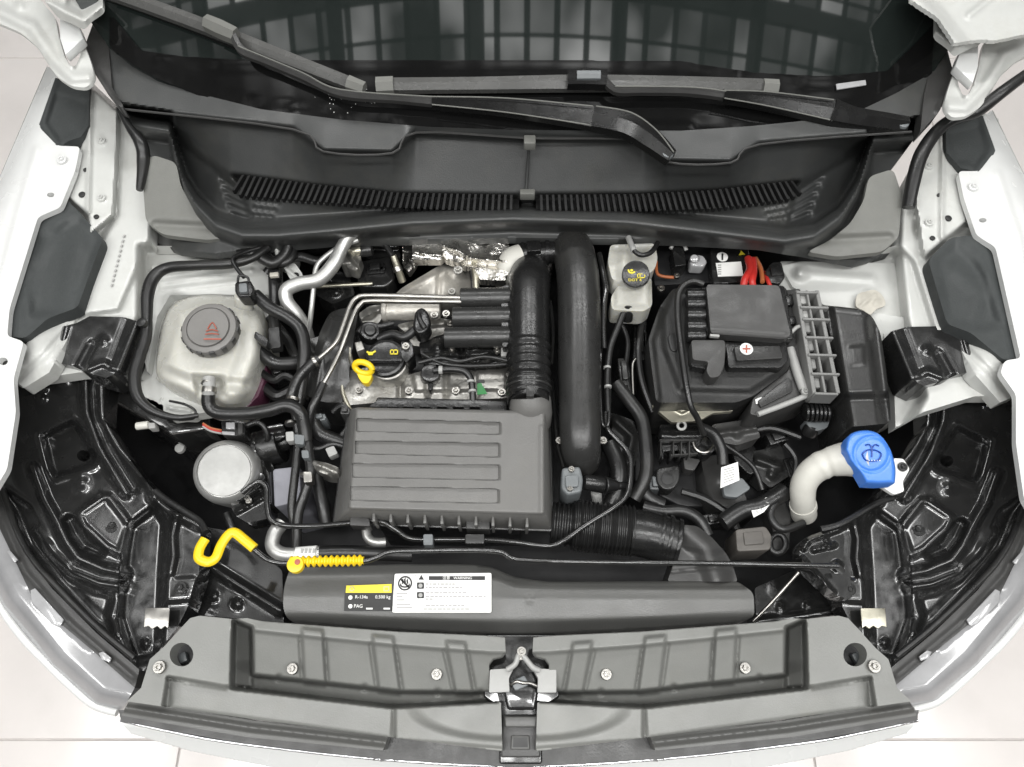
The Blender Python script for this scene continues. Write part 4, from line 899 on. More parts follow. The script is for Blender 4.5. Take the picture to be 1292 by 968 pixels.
# ---- corrugated intake hose and snorkel
ih = thing('intake_hose', 'black corrugated intake hose leading from filter box to the snorkel', 'hose', P(770, 672, .66))
q = [(696 + k * .8, 660 + k * .8 * .10, .772) for k in range(0, 130)]
rr = []
for v in q:
    x = v[0]; r = 31
    if x < 722: r = 26 + 1.5 * math.cos((x - 696) / 6.5 * 2 * math.pi)
    else: r = 31 + 1.5 * math.cos((x - 722) / 5.0 * 2 * math.pi)
    rr.append(r * S(*v))
MB().tube([P(*v) for v in q], rr, 30).build('bellows', 'rubber', ih, sharp=80)
hose('sleeve', [(796, 671, .775), (815, 674, .775), (835, 680, .772), (850, 685, .77)], [29, 30, 30, 30], 'tube_plastic', ih, 6, 28)
for x, y in ((832, 678), (842, 681), (853, 685)): clampring(x, y, .772, 31, (1, -.25, 0), 'tube_plastic', ih, 5)
snk = tag(sheet('snorkel', rnd([(862, 662), (880, 664), (898, 678), (916, 698), (924, 712), (931, 734), (842, 734), (852, 706)], 4), .785, [('ridge', [(866, 668), (892, 690), (905, 730)], 24, .02), ('ridge', [(842, 722), (925, 714)], 3, -.005)], 'lid_plastic', None, 1.8, .08), 'flared grey air snorkel behind the right half of the shroud', 'snorkel')
# ================================================================== LEFT SIDE OF THE BAY
ct = thing('coolant_tank', 'off-white translucent coolant tank with grey screw cap by the left turret', 'coolant tank', P(268, 450, .66))
tp = [(197, 470), (200, 430), (206, 404), (218, 384), (240, 374), (268, 371), (300, 374), (318, 380), (330, 390), (336, 410), (335, 442), (328, 468), (318, 494), (304, 511), (285, 514), (270, 509), (256, 508), (236, 500), (210, 488)]
tp = [(v[0], v[1]) for v in cr([(x, y) for x, y in tp], 3, True)]
def tround(X, Y, Z):
    d = seg_dist(X, Y, tp, True); return Z - .055 * np.clip(1 - d / 26, 0, 1) ** 2.2
sheet('tank', tp, .872, [('fn', tround), ('ridge', [(212, 470), (250, 486), (310, 486)], 12, -.014), ('pan', [(244, 474), (282, 476), (284, 500), (250, 500)], 10, -.020), ('ridge', [(318, 396), (312, 440), (296, 480)], 14, -.008), ('ridge', [(222, 402), (206, 450)], 10, -.006), ('dome', (270, 424), 50, .008), ('dome', (225, 400), 14, .006)], 'tank_plastic', ct, 1.8, .09, sharp=80)
hose('seam', [(199, 476, .80), (225, 494, .80), (258, 506, .80), (290, 512, .80), (310, 504, .80), (324, 476, .80), (334, 436, .80)], 3, 'tank_plastic', ct)
MB().px([(300, 512), (320, 494), (334, 452), (338, 470), (326, 500), (306, 520)], .80, .74).build('lower_half', 'fluid_pink', ct, .004)
ax = Vector((0.02, -.10, 1)).normalized(); c = P(269, 420, .885); s = S(269, 420, .885)
prof = [(31 * s, -.022), (31 * s, 0), (34 * s, .001), (34.5 * s, .004), (34.5 * s, .018), (33 * s, .023), (30 * s, .025), (27 * s, .0255), (26.5 * s, .023), (25.5 * s, .0225), (25 * s, .027), (.001, .0285)]
cpo = MB().lathe(c, ax, prof, 48).build('cap', 'cap_grey', ct)
for k in range(14):
    a = 2 * math.pi * k / 14; u = Vector((math.cos(a), math.sin(a), 0)); MB().box(c + u * 34.2 * s + ax * .011, .0045, .010, .016, a).build('grip_rib', 'lid_plastic', cpo, .001)
cp_ = c + ax * .0285; pz = cp_.z
for pts in ([(262, 412), (268, 404), (273, 412)], [(260, 415), (267, 413), (275, 415)], [(259, 419), (267, 418), (276, 419)]): hose('symbol', [(x, y + 3, pz + .001) for x, y in pts], .8, 'red_print', cpo, 3, 5)
slab('symbol', [(257, 427), (279, 427), (279, 428.5), (257, 428.5)], pz + .001, .001, 'red_print', cpo, bevel=0)
hose('stub', [(264, 478, .868), (264, 490, .868), (263, 500, .858)], 8, 'grey_tag', ct); clampring(264, 492, .866, 9, (0, -1, -.2), 'steel', ct, 7); clampring(263, 484, .868, 8.6, (0, -1, 0), 'steel', ct, 3)
cyl('neck', (309, 392, .84), (307, 372, .88), 11, 11, 'tank_plastic', ct)
tag(hose('hose', [(263, 498, .862), (264, 512, .852), (276, 521, .846), (310, 522, .848), (338, 518, .852), (362, 512, .852), (378, 520, .846), (384, 540, .83), (386, 556, .82)], 8.5, 'rubber'), 'thick black coolant hose leaving the front of the coolant tank', 'hose')
lp_ = thing('level_plug', 'square black plug with clip on the neck of the coolant tank', 'plug', P(308, 365, .86))
block('body', rnd([(296, 356), (316, 353), (320, 366), (316, 374), (300, 374), (296, 368)], 3), .905, .87, 'tube_plastic', lp_, bevel=.003); block('latch', rnd([(301, 358), (311, 357), (312, 368), (302, 369)], 2), .912, .90, 'connector_grey', lp_, bevel=.002)
hose('clip', [(300, 356, .905), (302, 348, .908), (312, 350, .908), (314, 356, .905)], 1.6, 'rubber', lp_); hose('lead', [(308, 350, .90), (298, 338, .90), (294, 326, .90), (310, 318, .89), (330, 312, .88)], 2.6, 'rubber', lp_)
# loom sweeping round the tank
tag(hose('wiring_loom', [(338, 312, .88), (318, 326, .885), (290, 333, .885), (250, 335, .88), (212, 338, .87), (194, 350, .865), (186, 372, .86), (185, 400, .855), (184, 425, .85), (176, 450, .845), (170, 475, .84), (174, 500, .835), (192, 518, .83), (222, 527, .825), (250, 524, .82)], [5, 5, 6.5, 6.5, 7, 8, 8, 7, 7, 7.5, 7.5, 7, 6, 4, 3], 'rubber'), 'black taped wiring loom curving round the coolant tank', 'wiring')
tag(disc('loom_clip', 178, 406, .872, 6, .012, 'rubber'), 'black push clip holding the loom to the bracket edge', 'clip')
tag(sheet('tray', rnd([(176, 478), (196, 488), (236, 504), (250, 514), (244, 526), (214, 524), (186, 508)], 5), .79, [('ridge', [(182, 490), (220, 508), (246, 512)], 6, -.012), ('dome', (205, 502), 6, .014), ('ridge', [(214, 514), (240, 518)], 5, .01)], 'apron_paint', None, 1.8, .03), 'pale ledge below the coolant tank with a small bolt', 'ledge')
tag(hose('vacuum_line', [(214, 506, .81), (232, 510, .815), (246, 518, .815), (244, 528, .81), (226, 530, .81)], 1.6, 'rubber'), 'thin black looped line in front of the coolant tank', 'line')
# connectors hanging below the hose
cn = thing('loom_connector', 'black and clear loom connector with orange wires below the tank hose', 'connector', P(290, 540, .74))
block('shell', rnd([(279, 531), (300, 530), (309, 533), (309, 548), (296, 550), (280, 549)], 2), .815, .78, 'tube_plastic', cn, bevel=.003)
block('window', rnd([(285, 533), (296, 533), (296, 541), (285, 541)], 1), .8185, .81, 'clear_plastic', cn, bevel=.001); block('window', rnd([(280, 544), (296, 545), (296, 549), (280, 548)], 1), .817, .80, 'clear_plastic', cn, bevel=.001)
for k in range(3): hose('wire', [(256, 534 + k * 2, .80), (266, 540 + k * 2, .80), (280, 543 + k * 2, .80)], 1.3, ('orange_wire', 'red_wire', 'grey_tag')[k], cn, 4, 6)
hose('lead', [(309, 538, .80), (324, 533, .80), (334, 540, .795), (338, 554, .78), (332, 562, .76)], 3.5, 'rubber', cn)
block('rib', [(300, 533), (306, 534), (306, 547), (300, 547)], .82, .80, 'lid_plastic', cn, bevel=.001)
cl = thing('pale_clip', 'small pale plastic clip on the dark left chassis leg', 'clip', P(184, 537, .72))
cyl('stem', (172, 538, .765), (188, 536, .765), 5, 5, 'beige', cl); block('head', [(186, 533), (195, 533), (196, 540), (187, 541)], .77, .75, 'grey_tag', cl, bevel=.002)
tag(disc('grommet', 226, 565, .66, 6, .01, 'grey_tag'), 'small round grey grommet in the dark left corner', 'grommet')

# canister
ca = thing('metal_canister', 'bright metal domed canister standing low on the left of the bay', 'canister', P(295, 610, .55))
ax = (P(283, 594, .80) - P(310, 606, .62)).normalized(); c = P(310, 606, .62); s = S(283, 594, .80); L_ = (P(283, 594, .80) - c).length
MB().lathe(c, ax, [(42 * s, 0), (42 * s, L_ - .035), (41 * s, L_ - .02), (39 * s, L_ - .008), (35 * s, L_ - .0015), (33.5 * s, L_), (33 * s, L_ - .004), (.001, L_ - .004)], 48).build('body', 'alu_pipe', ca, sharp=50)
MB().lathe(c, ax, [(32.4 * s, L_ - .004), (32.4 * s, L_ - .001), (31.6 * s, L_), (.001, L_ + .001)], 48).build('top_disc', 'can_top', ca)
block('strap', rnd([(286, 628), (300, 632), (330, 612), (334, 600), (328, 596), (318, 612), (300, 622)], 2), .775, .75, 'black_paint', ca, bevel=.002)
sheet('bracket', rnd([(290, 634), (330, 614), (342, 620), (340, 654), (312, 660), (296, 650)], 4), .745, [('dome', (316, 634), 6, -.01), ('ridge', [(300, 646), (332, 628)], 4, .01)], 'black_paint', ca, 1.6, .05)
bolt(314, 632, .756, 4, ca)
hose('stem', [(286, 648, .74), (292, 664, .74), (296, 676, .73)], 5, 'rubber', ca)

# air-con lines
acp = thing('aircon_pipe', 'bare silver air conditioning pipe with an S bend behind the coolant tank', 'pipe', P(400, 350, .80))
hose('pipe', [(444, 292, .90), (432, 312, .885), (420, 335, .875), (402, 353, .868), (378, 358, .865), (362, 366, .86), (362, 380, .85), (374, 396, .835), (384, 412, .81), (390, 430, .78)], [8, 8.5, 9, 9, 9, 9, 8.5, 8.5, 8.5, 8], 'alu_pipe', acp, 7, 18)
hose('thin_pipe', [(452, 303, .885), (428, 312, .88), (408, 326, .875), (399, 338, .87), (396, 360, .86), (393, 390, .84), (389, 424, .80)], 3.2, 'alu_pipe', acp, 6, 12)
tag(hose('aircon_line', [(306, 622, .785), (318, 612, .79), (328, 608, .79), (336, 616, .79), (337, 640, .79), (342, 656, .79), (358, 663, .79), (393, 664, .80), (442, 660, .812), (470, 657, .818), (486, 660, .818), (502, 670, .815), (520, 680, .81), (560, 681, .81), (610, 681, .81), (650, 684, .81), (688, 689, .812), (708, 684, .815), (740, 662, .815), (775, 640, .815), (792, 622, .812), (796, 590, .81), (792, 570, .81), (776, 552, .812), (766, 540, .815), (764, 520, .82)], 3.6, 'black_paint', None, 5), 'slim black air conditioning line winding in front of the filter box', 'pipe')
for i, (pl, lb) in enumerate((([(442, 652), (466, 654), (467, 664), (441, 663)], 'dark clip on the black line at the left corner of filter box'), ([(534, 674), (546, 674), (546, 688), (534, 688)], 'small green-grey clip on the black line under the filter box'), ([(587, 674), (611, 674), (611, 686), (587, 686)], 'wide dark foam sleeve on the black line below the filter box latch'))):
    tag(block('pipe_clip', rnd(pl, 2), .83, .80, ('lid_plastic', 'connector_grey', 'tube_grey')[i], bevel=.003), lb, 'clip', 'pipe clips')
sp_ = thing('suction_pipe', 'bare metal stub pipe with printed sleeve beside the yellow grip', 'pipe', P(370, 695, .70))
hose('pipe', [(356, 660, .77), (346, 674, .775), (344, 690, .775), (356, 699, .775), (378, 700, .775), (404, 698, .775)], 9, 'alu_pipe', sp_, 6, 16)
hose('sleeve', [(374, 700, .779), (400, 698, .779)], 9.6, 'white_label', sp_, 6, 16); hose('hose', [(402, 698, .775), (440, 697, .775), (520, 700, .765)], 9, 'rubber', sp_)
for k in range(4): slab('print_mark', [(380 + k * 5, 692), (383 + k * 5, 692), (382 + k * 5, 698), (379 + k * 5, 698)], .7935, .001, 'grey_print', sp_, bevel=0)
tag(hose('elbow_pipe', [(462, 668, .77), (464, 678, .77), (472, 684, .77), (486, 684, .765)], 6, 'alu_pipe'), 'little bent metal pipe under the left end of filter box', 'pipe')
# hoses between tank and engine
HS = [([(322, 372, .87), (340, 388, .868), (362, 400, .862), (378, 414, .855), (384, 436, .845), (382, 470, .83), (376, 510, .81)], 8, 'thick black hose bending down behind the coolant tank'),
      ([(402, 452, .85), (390, 462, .848), (376, 478, .842), (368, 498, .835), (366, 520, .82)], 6.5, 'braided black hose fed by the outer metal fuel line'),
      ([(408, 484, .84), (400, 502, .838), (392, 520, .83), (388, 545, .81)], 5.5, 'black hose fed by the inner metal fuel line'),
      ([(326, 440, .83), (338, 452, .83), (352, 459, .825), (382, 457, .81)], 8.5, 'short black hose leaving the right flank of coolant tank'),
      ([(345, 340, .84), (346, 370, .84), (346, 400, .835), (348, 424, .83), (352, 436, .82)], 7, 'upright black hose right beside the coolant tank neck'),
      ([(300, 322, .875), (320, 320, .875), (334, 328, .872), (346, 332, .868), (360, 320, .87), (366, 300, .88)], 7, 'black hose looping under the left end of the scuttle'),
      ([(366, 500, .83), (374, 530, .82), (376, 560, .81), (372, 600, .80), (368, 640, .79), (372, 664, .78)], 5.5, 'left of the two upright hoses beside filter box'),
      ([(386, 550, .82), (390, 575, .815), (392, 598, .81), (384, 625, .80), (376, 650, .79), (374, 690, .77)], 6.5, 'right of the two upright hoses beside filter box'),
      ([(392, 520, .80), (402, 545, .80), (424, 556, .79), (446, 562, .78)], 9, 'black hose passing under the left edge of filter box'),
      ([(398, 596, .78), (402, 615, .775), (408, 640, .77), (412, 664, .76)], 8, 'thick dark hose partly hidden by the filter box'),
      ([(336, 345, .83), (352, 330, .84), (378, 324, .85), (402, 330, .85), (420, 322, .85)], 6, 'dark hose crossing below the scuttle beside silver pipe'),
      ([(196, 620, .775), (212, 632, .78), (234, 646, .785), (252, 658, .79), (260, 672, .80)], 4, 'black cable running along the headlamp to the yellow hook'),
      ([(777, 484, .80), (796, 508, .80), (810, 530, .798), (815, 565, .795), (816, 588, .79), (812, 608, .785), (800, 630, .775)], 8.5, 'thick black hose curving down right of the charge pipe'),
      ([(768, 560, .76), (780, 590, .76), (778, 620, .75), (770, 640, .74)], 11, 'wide dark hose low behind the pressure sensor'),
      ([(812, 640, .77), (836, 645, .775), (862, 645, .778), (882, 656, .775), (893, 676, .77)], 7.5, 'matte black hose arching over the snorkel'),
      ([(806, 612, .76), (818, 628, .755), (836, 638, .75)], 9, 'short dark hose beside the gearbox'),
      ([(788, 392, .85), (780, 412, .845), (770, 440, .84), (766, 480, .835), (767, 520, .825)], 4, 'slim black hose dropping from the brake reservoir')]
for pts, r, lb in HS: tag(hose('hose', pts, r, 'rubber', None, 6, 14), lb, 'hose', 'black hoses')
# clamps and clips on them
def clip_on(pl, z, m, lb, th=.02): tag(block('hose_clip', rnd(pl, 2), z, z - th, m, bevel=.002), lb, 'clip', 'hose clips')
clip_on([(360, 545), (370, 544), (371, 556), (361, 557)], .835, 'grey_tag', 'square grey clip on the hoses beside the canister')
clip_on([(371, 548), (384, 549), (383, 561), (372, 560)], .835, 'connector_grey', 'dark clip beside the square grey one on the hoses')
clip_on([(410, 566), (421, 562), (426, 572), (415, 577)], .80, 'grey_tag', 'small diamond shaped grey tag left of filter box')
clip_on([(382, 595), (393, 595), (394, 608), (383, 609)], .835, 'steel', 'bright metal clamp on the hose right of the canister')
clip_on([(380, 568), (389, 568), (390, 578), (381, 578)], .838, 'connector_grey', 'little dark collar above the bright metal clamp')
clip_on([(393, 583), (424, 590), (427, 597), (414, 599), (396, 590)], .79, 'grey_tag', 'flat pale bracket under the left edge of filter box')
clip_on([(338, 414), (352, 412), (354, 438), (340, 440)], .858, 'rubber', 'black quick connector at the right flank of coolant tank')
clip_on([(322, 418), (338, 428), (336, 438), (320, 426)], .875, 'tube_plastic', 'black notched clip on the coolant tank edge')
clip_on([(340, 340), (352, 340), (352, 350), (340, 350)], .862, 'tube_plastic', 'black cap with pale mark behind the coolant tank neck')
for (x, y, z, d, lb) in ((397, 456, .852, (-1, -.7, 0), 'bright ferrule on the braided fuel hose'), (370, 504, .838, (-.2, -1, 0), 'thin bright ring low on the braided fuel hose'), (386, 600, .815, (-.1, -1, 0), 'thin bright ring on the right upright hose'), (367, 534, .826, (.2, -1, 0), 'thin bright ring on the left upright hose')):
    o = clampring(x, y, z, 7.6, d, 'steel', None, 4); o.name = 'ferrule'; tag(o, lb, 'ferrule', 'ferrules')
# fuel lines
fl_ = thing('fuel_lines', 'pair of bare metal fuel lines bending round the engine corner', 'pipe', P(440, 410, .80))
hose('line', [(582, 376, .872), (520, 374, .872), (464, 373, .872), (450, 376, .872), (442, 386, .87), (434, 408, .865), (425, 430, .86), (412, 444, .856), (400, 454, .852)], 3.2, 'steel', fl_, 6, 12)
hose('line', [(582, 381, .872), (520, 380.5, .872), (466, 380, .872), (455, 384, .87), (447, 396, .868), (438, 420, .86), (428, 446, .85), (416, 470, .845), (407, 486, .84)], 3.2, 'steel', fl_, 6, 12)
# timing belt cover
tag(sheet('belt_cover', rnd([(404, 418), (416, 394), (436, 388), (452, 392), (446, 430), (440, 470), (444, 508), (410, 508), (386, 500), (392, 460)], 8), .80, [('dome', (425, 440), 60, .03), ('ridge', [(420, 400), (404, 450), (398, 500)], 6, .006)], 'tube_grey', None, 2, .12), 'dark curved timing belt cover at the left end of the engine', 'belt cover')
# things in the dark left rear corner
lc = thing('expansion_valve', 'small cluster of fittings below the left part of the scuttle', 'valve', P(400, 320, .76))
block('plate', rnd([(340, 306), (366, 304), (374, 320), (366, 334), (350, 330)], 4), .82, .78, 'apron_paint', lc, bevel=.004)
cyl('grommet', (352, 318, .81), (352, 314, .84), 12, 12, 'rubber', lc)
block('valve', rnd([(424, 312), (444, 306), (452, 318), (446, 332), (430, 334)], 3), .84, .79, 'cast_alu', lc, bevel=.004); cyl('fitting', (440, 318, .84), (456, 316, .84), 7, 7, 'zinc', lc)
block('bracket', [(380, 296), (420, 294), (418, 300), (382, 303)], .85, .80, 'black_paint', lc, bevel=.002)
hose('cross_tube', [(396, 362, .81), (430, 360, .81), (470, 358, .81)], 2.5, 'zinc', lc); block('box', rnd([(448, 330), (492, 322), (498, 352), (486, 362), (452, 362)], 4), .80, .70, 'black_paint', lc, bevel=.005)

# ================================================================== RIGHT SIDE OF THE BAY
br = thing('brake_reservoir', 'white brake fluid reservoir with black cap right of charge pipe', 'reservoir', P(798, 355, .74))
sheet('tank', rnd([(770, 309), (826, 307), (830, 326), (826, 340), (812, 350), (808, 358), (822, 350), (823, 386), (812, 393), (772, 391), (771, 374), (782, 358), (772, 352), (767, 330)], 5), .86, [('pan', [(776, 360), (820, 354), (820, 388), (776, 388)], 6, -.012), ('ridge', [(776, 314), (822, 312)], 7, -.006), ('ridge', [(790, 312), (786, 350)], 12, .01)], 'tank_plastic', br, 1.6, .05, sharp=70)
cyl('neck', (802, 350, .85), (802, 348, .875), 15, 15, 'tank_plastic', br)
bc = cyl('cap', (802, 348, .872), (802, 346, .898), 17.5, 17, 'tube_plastic', br, 30, .12)
zt = .899; disc('symbol', 797, 341, zt + .0012, 5, .001, 'yellow_print', bc); disc('symbol', 797, 341, zt + .0018, 2.8, .001, 'black_print', bc); disc('symbol', 797, 341, zt + .0024, 1.8, .001, 'yellow_print', bc)
hose('symbol', [(806, 342, zt + .001), (809.5, 336, zt + .001), (813, 342, zt + .001), (806, 342, zt + .001)], .7, 'yellow_print', bc, 1, 5)
for pl in ([(804, 345), (814, 345), (814, 346), (804, 346)], [(804, 350), (814, 350), (814, 351), (804, 351)], [(804, 345), (805, 345), (805, 351), (804, 351)], [(813, 345), (814, 345), (814, 351), (813, 351)], [(807, 345), (808, 345), (808, 351), (807, 351)]): slab('symbol', pl, zt + .001, .001, 'yellow_print', bc, bevel=0)
text('DOT 4', 801, 353.5, zt + .001, 4.2, 'yellow_print', bc)
cyl('outlet', (790, 404, .83), (794, 388, .855), 8, 6, 'tube_plastic', br)
hose('lead', [(796, 302, .88), (800, 316, .892), (810, 322, .89), (822, 318, .885), (830, 306, .88)], 3.2, 'rubber', br); hose('lead_sleeve', [(793, 300, .885), (797, 310, .89), (800, 317, .892)], 4, 'grey_tag', br)
tag(hose('brake_line', [(756, 320, .85), (762, 350, .85), (764, 365, .852), (762, 385, .85), (761, 410, .845), (762, 440, .84)], 3.6, 'black_paint'), 'slim black brake line between charge pipe and white reservoir', 'pipe')
tag(hose('vent_pipe', [(758, 440, .83), (757, 480, .83), (759, 530, .825), (764, 538, .82), (768, 530, .825), (769, 480, .83), (768, 456, .83)], 2.2, 'black_paint'), 'thin U shaped black pipe hugging the charge pipe', 'pipe')
for x, y in ((766, 464), (767, 488)): 
    o = clampring(x, y, .838, 4.6, (0, -1, 0), 'grey_tag', None, 3); o.name = 'ferrule'; tag(o, 'pale ring on the slim hose, %s of the two' % ('upper' if y < 470 else 'lower'), 'ferrule', 'ferrules')
# rear electrics
el = thing('terminal_block', 'black terminal block with clear plugs under the right part of scuttle', 'terminal block', P(880, 335, .74))
block('base', rnd([(832, 308), (900, 306), (902, 356), (826, 360), (822, 330)], 3), .80, .74, 'black_matte', el, bevel=.004)
block('plug', rnd([(848, 312), (862, 310), (866, 334), (852, 336)], 2), .84, .80, 'tube_plastic', el, bevel=.003); hose('plug_clip', [(846, 314, .842), (852, 306, .846), (862, 308, .846), (866, 316, .842)], 2.4, 'grey_tag', el)
block('clear_plug', rnd([(870, 324), (878, 320), (888, 322), (893, 330), (888, 336), (872, 335)], 3), .84, .81, 'clear_plastic', el, bevel=.005); cyl('clear_cap', (876, 328, .835), (876, 326, .85), 7, 5, 'clear_plastic', el)
hose('wire', [(828, 330, .83), (830, 346, .83), (846, 350, .83), (856, 349, .83)], 2, 'orange_wire', el); bolt(834, 364, .81, 5, el); bolt(854, 348, .835, 4, el)
bt = thing('battery_sensor', 'black unit with round symbol and white sticker below the scuttle edge', 'control unit', P(925, 335, .74))
block('case', rnd([(896, 314), (944, 312), (950, 356), (900, 358)], 3), .832, .76, 'black_paint', bt, bevel=.003)
slab('sticker', [(903, 332), (935, 330), (938, 348), (906, 349)], .8345, .001, 'white_label', bt, bevel=0)
for k in range(5): slab('print_line', [(906, 334 + k * 2.8), (910, 333.8 + k * 2.8), (910, 335 + k * 2.8), (906, 335.2 + k * 2.8)], .836, .001, 'grey_print', bt, bevel=0)
disc('round_mark', 911.5, 324, .8345, 7, .001, 'white_label', bt); slab('mark_bar', [(910.5, 320), (912.5, 320), (912.5, 328), (910.5, 328)], .836, .001, 'black_print', bt, bevel=0)
MB().px([(932, 322), (940, 321), (935, 316)], .8345, -.001).build('warning_mark', 'yellow_print', bt)
for k, pts in enumerate(([(944, 326, .845), (946, 340, .86), (940, 352, .87), (938, 362, .87)], [(950, 328, .845), (951, 342, .86), (949, 354, .87), (950, 362, .87)], [(964, 344, .84), (968, 352, .86), (972, 362, .865)])):
    tag(hose('battery_cable', pts, 4.6 if k < 2 else 2.6, 'red_wire'), ('left of two thick red cables entering the fuse box', 'right of two thick red cables entering the fuse box', 'thin red cable beside the two thick ones')[k], 'cable', 'red cables')
tag(hose('wire', [(953, 326, .84), (960, 340, .85), (962, 356, .86)], 3, 'orange_wire'), 'brown-orange wire beside the thick red cables', 'wire')
block_ = thing('relay', 'black angular relay on the white rear wall beside red cables', 'relay', P(980, 345, .78)); block('case', rnd([(966, 342), (974, 331), (986, 330), (991, 350), (984, 358), (970, 356)], 3), .862, .82, 'black_paint', block_, bevel=.003); block('cap', rnd([(972, 336), (985, 333), (988, 346), (974, 348)], 2), .868, .86, 'tube_plastic', block_, bevel=.002)
# battery
ba = thing('battery', 'black felt wrapped battery box filling the right rear of the bay', 'battery', P(905, 450, .62))
sheet('cover', rnd([(849, 364), (832, 388), (818, 428), (821, 455), (828, 508), (929, 508), (950, 500), (994, 468), (1006, 420), (992, 362)], 6), .842, [('pan', [(850, 366), (990, 362), (990, 466), (946, 494), (858, 492), (838, 440), (836, 400)], 12, .012), ('ridge', [(832, 392), (820, 430), (829, 504)], 8, -.01)], 'battery_felt', ba, 2.2, .16)
fb = thing('fuse_box', 'flat grey fuse box lid on top of the battery', 'fuse box', P(940, 395, .83))
block('body', rnd([(884, 362), (990, 360), (1002, 428), (892, 426)], 4), .868, .84, 'tube_plastic', fb, bevel=.003)
sheet('lid', rnd([(891, 359), (983, 360), (998, 424), (988, 428), (897, 421)], 5), .892, [('ridge', [(897, 418), (990, 424)], 6, -.003)], 'lid_plastic', fb, 1.8, .022)
block('lid_edge', [(896, 421), (908, 422), (908, 425), (896, 424)], .893, .885, 'grey_tag', fb, bevel=.001)
block('clip', rnd([(872, 429), (914, 429), (916, 436), (914, 462), (908, 475), (896, 477), (891, 468), (894, 456), (874, 454)], 4), .888, .85, 'lid_plastic', fb, bevel=.004)
block('clip_inner', rnd([(874, 452), (894, 452), (892, 466), (872, 462)], 3), .875, .85, 'tube_plastic', fb, bevel=.003)
for y, r in ((372, 10), (384, 11), (398, 12), (412, 12), (424, 11)): cyl('cable_boot', (866, y, .875), (890, y, .875), r * .75, r * .75, 'tube_plastic', fb, 16)
pc = thing('terminal_cover', 'black positive terminal cover marked with a red plus', 'terminal cover', P(954, 450, .84))
block('cover', rnd([(915, 432), (992, 430), (995, 455), (986, 464), (919, 464)], 4), .874, .84, 'tube_plastic', pc, bevel=.004)
block('raised_top', rnd([(926, 437), (984, 436), (988, 452), (930, 455)], 2), .884, .87, 'tube_grey', pc, bevel=.003)
disc('plus_disc', 942, 440, .8875, 8.2, .003, 'white_label', pc); slab('plus', [(937, 439), (947, 439), (947, 441), (937, 441)], .8885, .001, 'red_print', pc, bevel=0); slab('plus', [(941, 435), (943, 435), (943, 445), (941, 445)], .8887, .001, 'red_print', pc, bevel=0)
tag(hose('battery_lead', [(888, 359, .89), (876, 355, .89), (864, 359, .89), (856, 372, .887), (855, 400, .88), (858, 430, .876), (862, 460, .872), (867, 492, .862), (872, 514, .85), (880, 528, .83), (888, 548, .80)], 4, 'rubber', None, 6, 12), 'black lead arching down over the battery front', 'cable')
tag(block('battery_slot', rnd([(842, 424), (850, 418), (858, 430), (854, 444), (846, 442)], 4), .857, .84, 'black_print', bevel=.002), 'dark opening in the battery wrap left of the lead', 'opening')
sb_ = thing('battery_bracket', 'pale zinc bracket under the front edge of the battery', 'bracket', P(870, 520, .74))
sheet('plate', [(822, 512), (830, 508), (860, 512), (866, 514), (880, 508), (924, 506), (924, 519), (900, 521), (882, 531), (848, 533)], .80, [('ridge', [(828, 511), (852, 514), (860, 519), (870, 514), (924, 512)], 4, .008), ('dome', (861, 510), 8, .008)], 'zinc', sb_, 1.5, .01)
MB().tube([P(860 + 5 * math.cos(a), 537 + 5 * math.sin(a), .795) for a in [2 * math.pi * k / 14 for k in range(15)]], 1.8 * S(860, 537, .795), 8, cap=False).build('eyelet', 'grey_tag', sb_)
block('rail', [(905, 504), (922, 503), (923, 516), (906, 517)], .808, .78, 'zinc', sb_, bevel=.002)
# engine control unit and finned holder
ec = thing('control_unit', 'grey metal control unit with wedge front standing right of battery', 'control unit', P(985, 490, .70))
block('case', rnd([(950, 502), (994, 468), (1000, 436), (990, 366), (1010, 364), (1030, 498), (1020, 502), (956, 525), (946, 522)], 3), .832, .72, 'lid_plastic', ec, bevel=.004)
block('side_face', rnd([(956, 506), (994, 476), (1000, 480), (1000, 494), (960, 514)], 2), .838, .82, 'tube_grey', ec, bevel=.002)
hose('edge', [(956, 523, .838), (986, 512, .838), (1018, 499, .838)], 3.6, 'grey_tag', ec); hose('edge', [(996, 440, .838), (1006, 470, .838), (1014, 492, .838)], 6, 'grey_tag', ec)
slab('tag', [(953, 504), (961, 501), (962, 507), (954, 510)], .8345, .001, 'white_label', ec, bevel=0)
bolt(1016, 494, .845, 5, ec, 'grey_tag'); hose('lever', [(998, 420, .86), (1004, 414, .862), (1008, 412, .86)], 2.5, 'grey_tag', ec); block('lever_block', [(992, 400), (1004, 398), (1006, 408), (994, 410)], .85, .82, 'tube_plastic', ec, bevel=.003); block('lever_block', [(988, 372), (1000, 370), (1003, 384), (990, 386)], .85, .82, 'tube_plastic', ec, bevel=.003)
gr = thing('finned_holder', 'open black lattice holder with pale bars right of the fuse box', 'holder', P(1030, 430, .72))
block('back', [(1000, 366), (1034, 366), (1060, 498), (1024, 500)], .80, .74, 'black_matte', gr, bevel=.003)
def stick(name, a, b, wd, z, m, parent, th=.02):
    A = P(a[0], a[1], z); B = P(b[0], b[1], z); d = (B - A); n_ = Vector((-d.y, d.x, 0)).normalized() * wd * S(a[0], a[1], z) / 2
    return MB().prism([A - n_, B - n_, B + n_, A + n_], -th).build(name, m, parent, .0012, 1)
for a, b, w_ in (((1006, 366), (1028, 497), 5), ((1018, 366), (1042, 497), 3), ((1031, 366), (1058, 496), 5)): stick('upright', a, b, w_, .866, 'bar_grey', gr, .04)
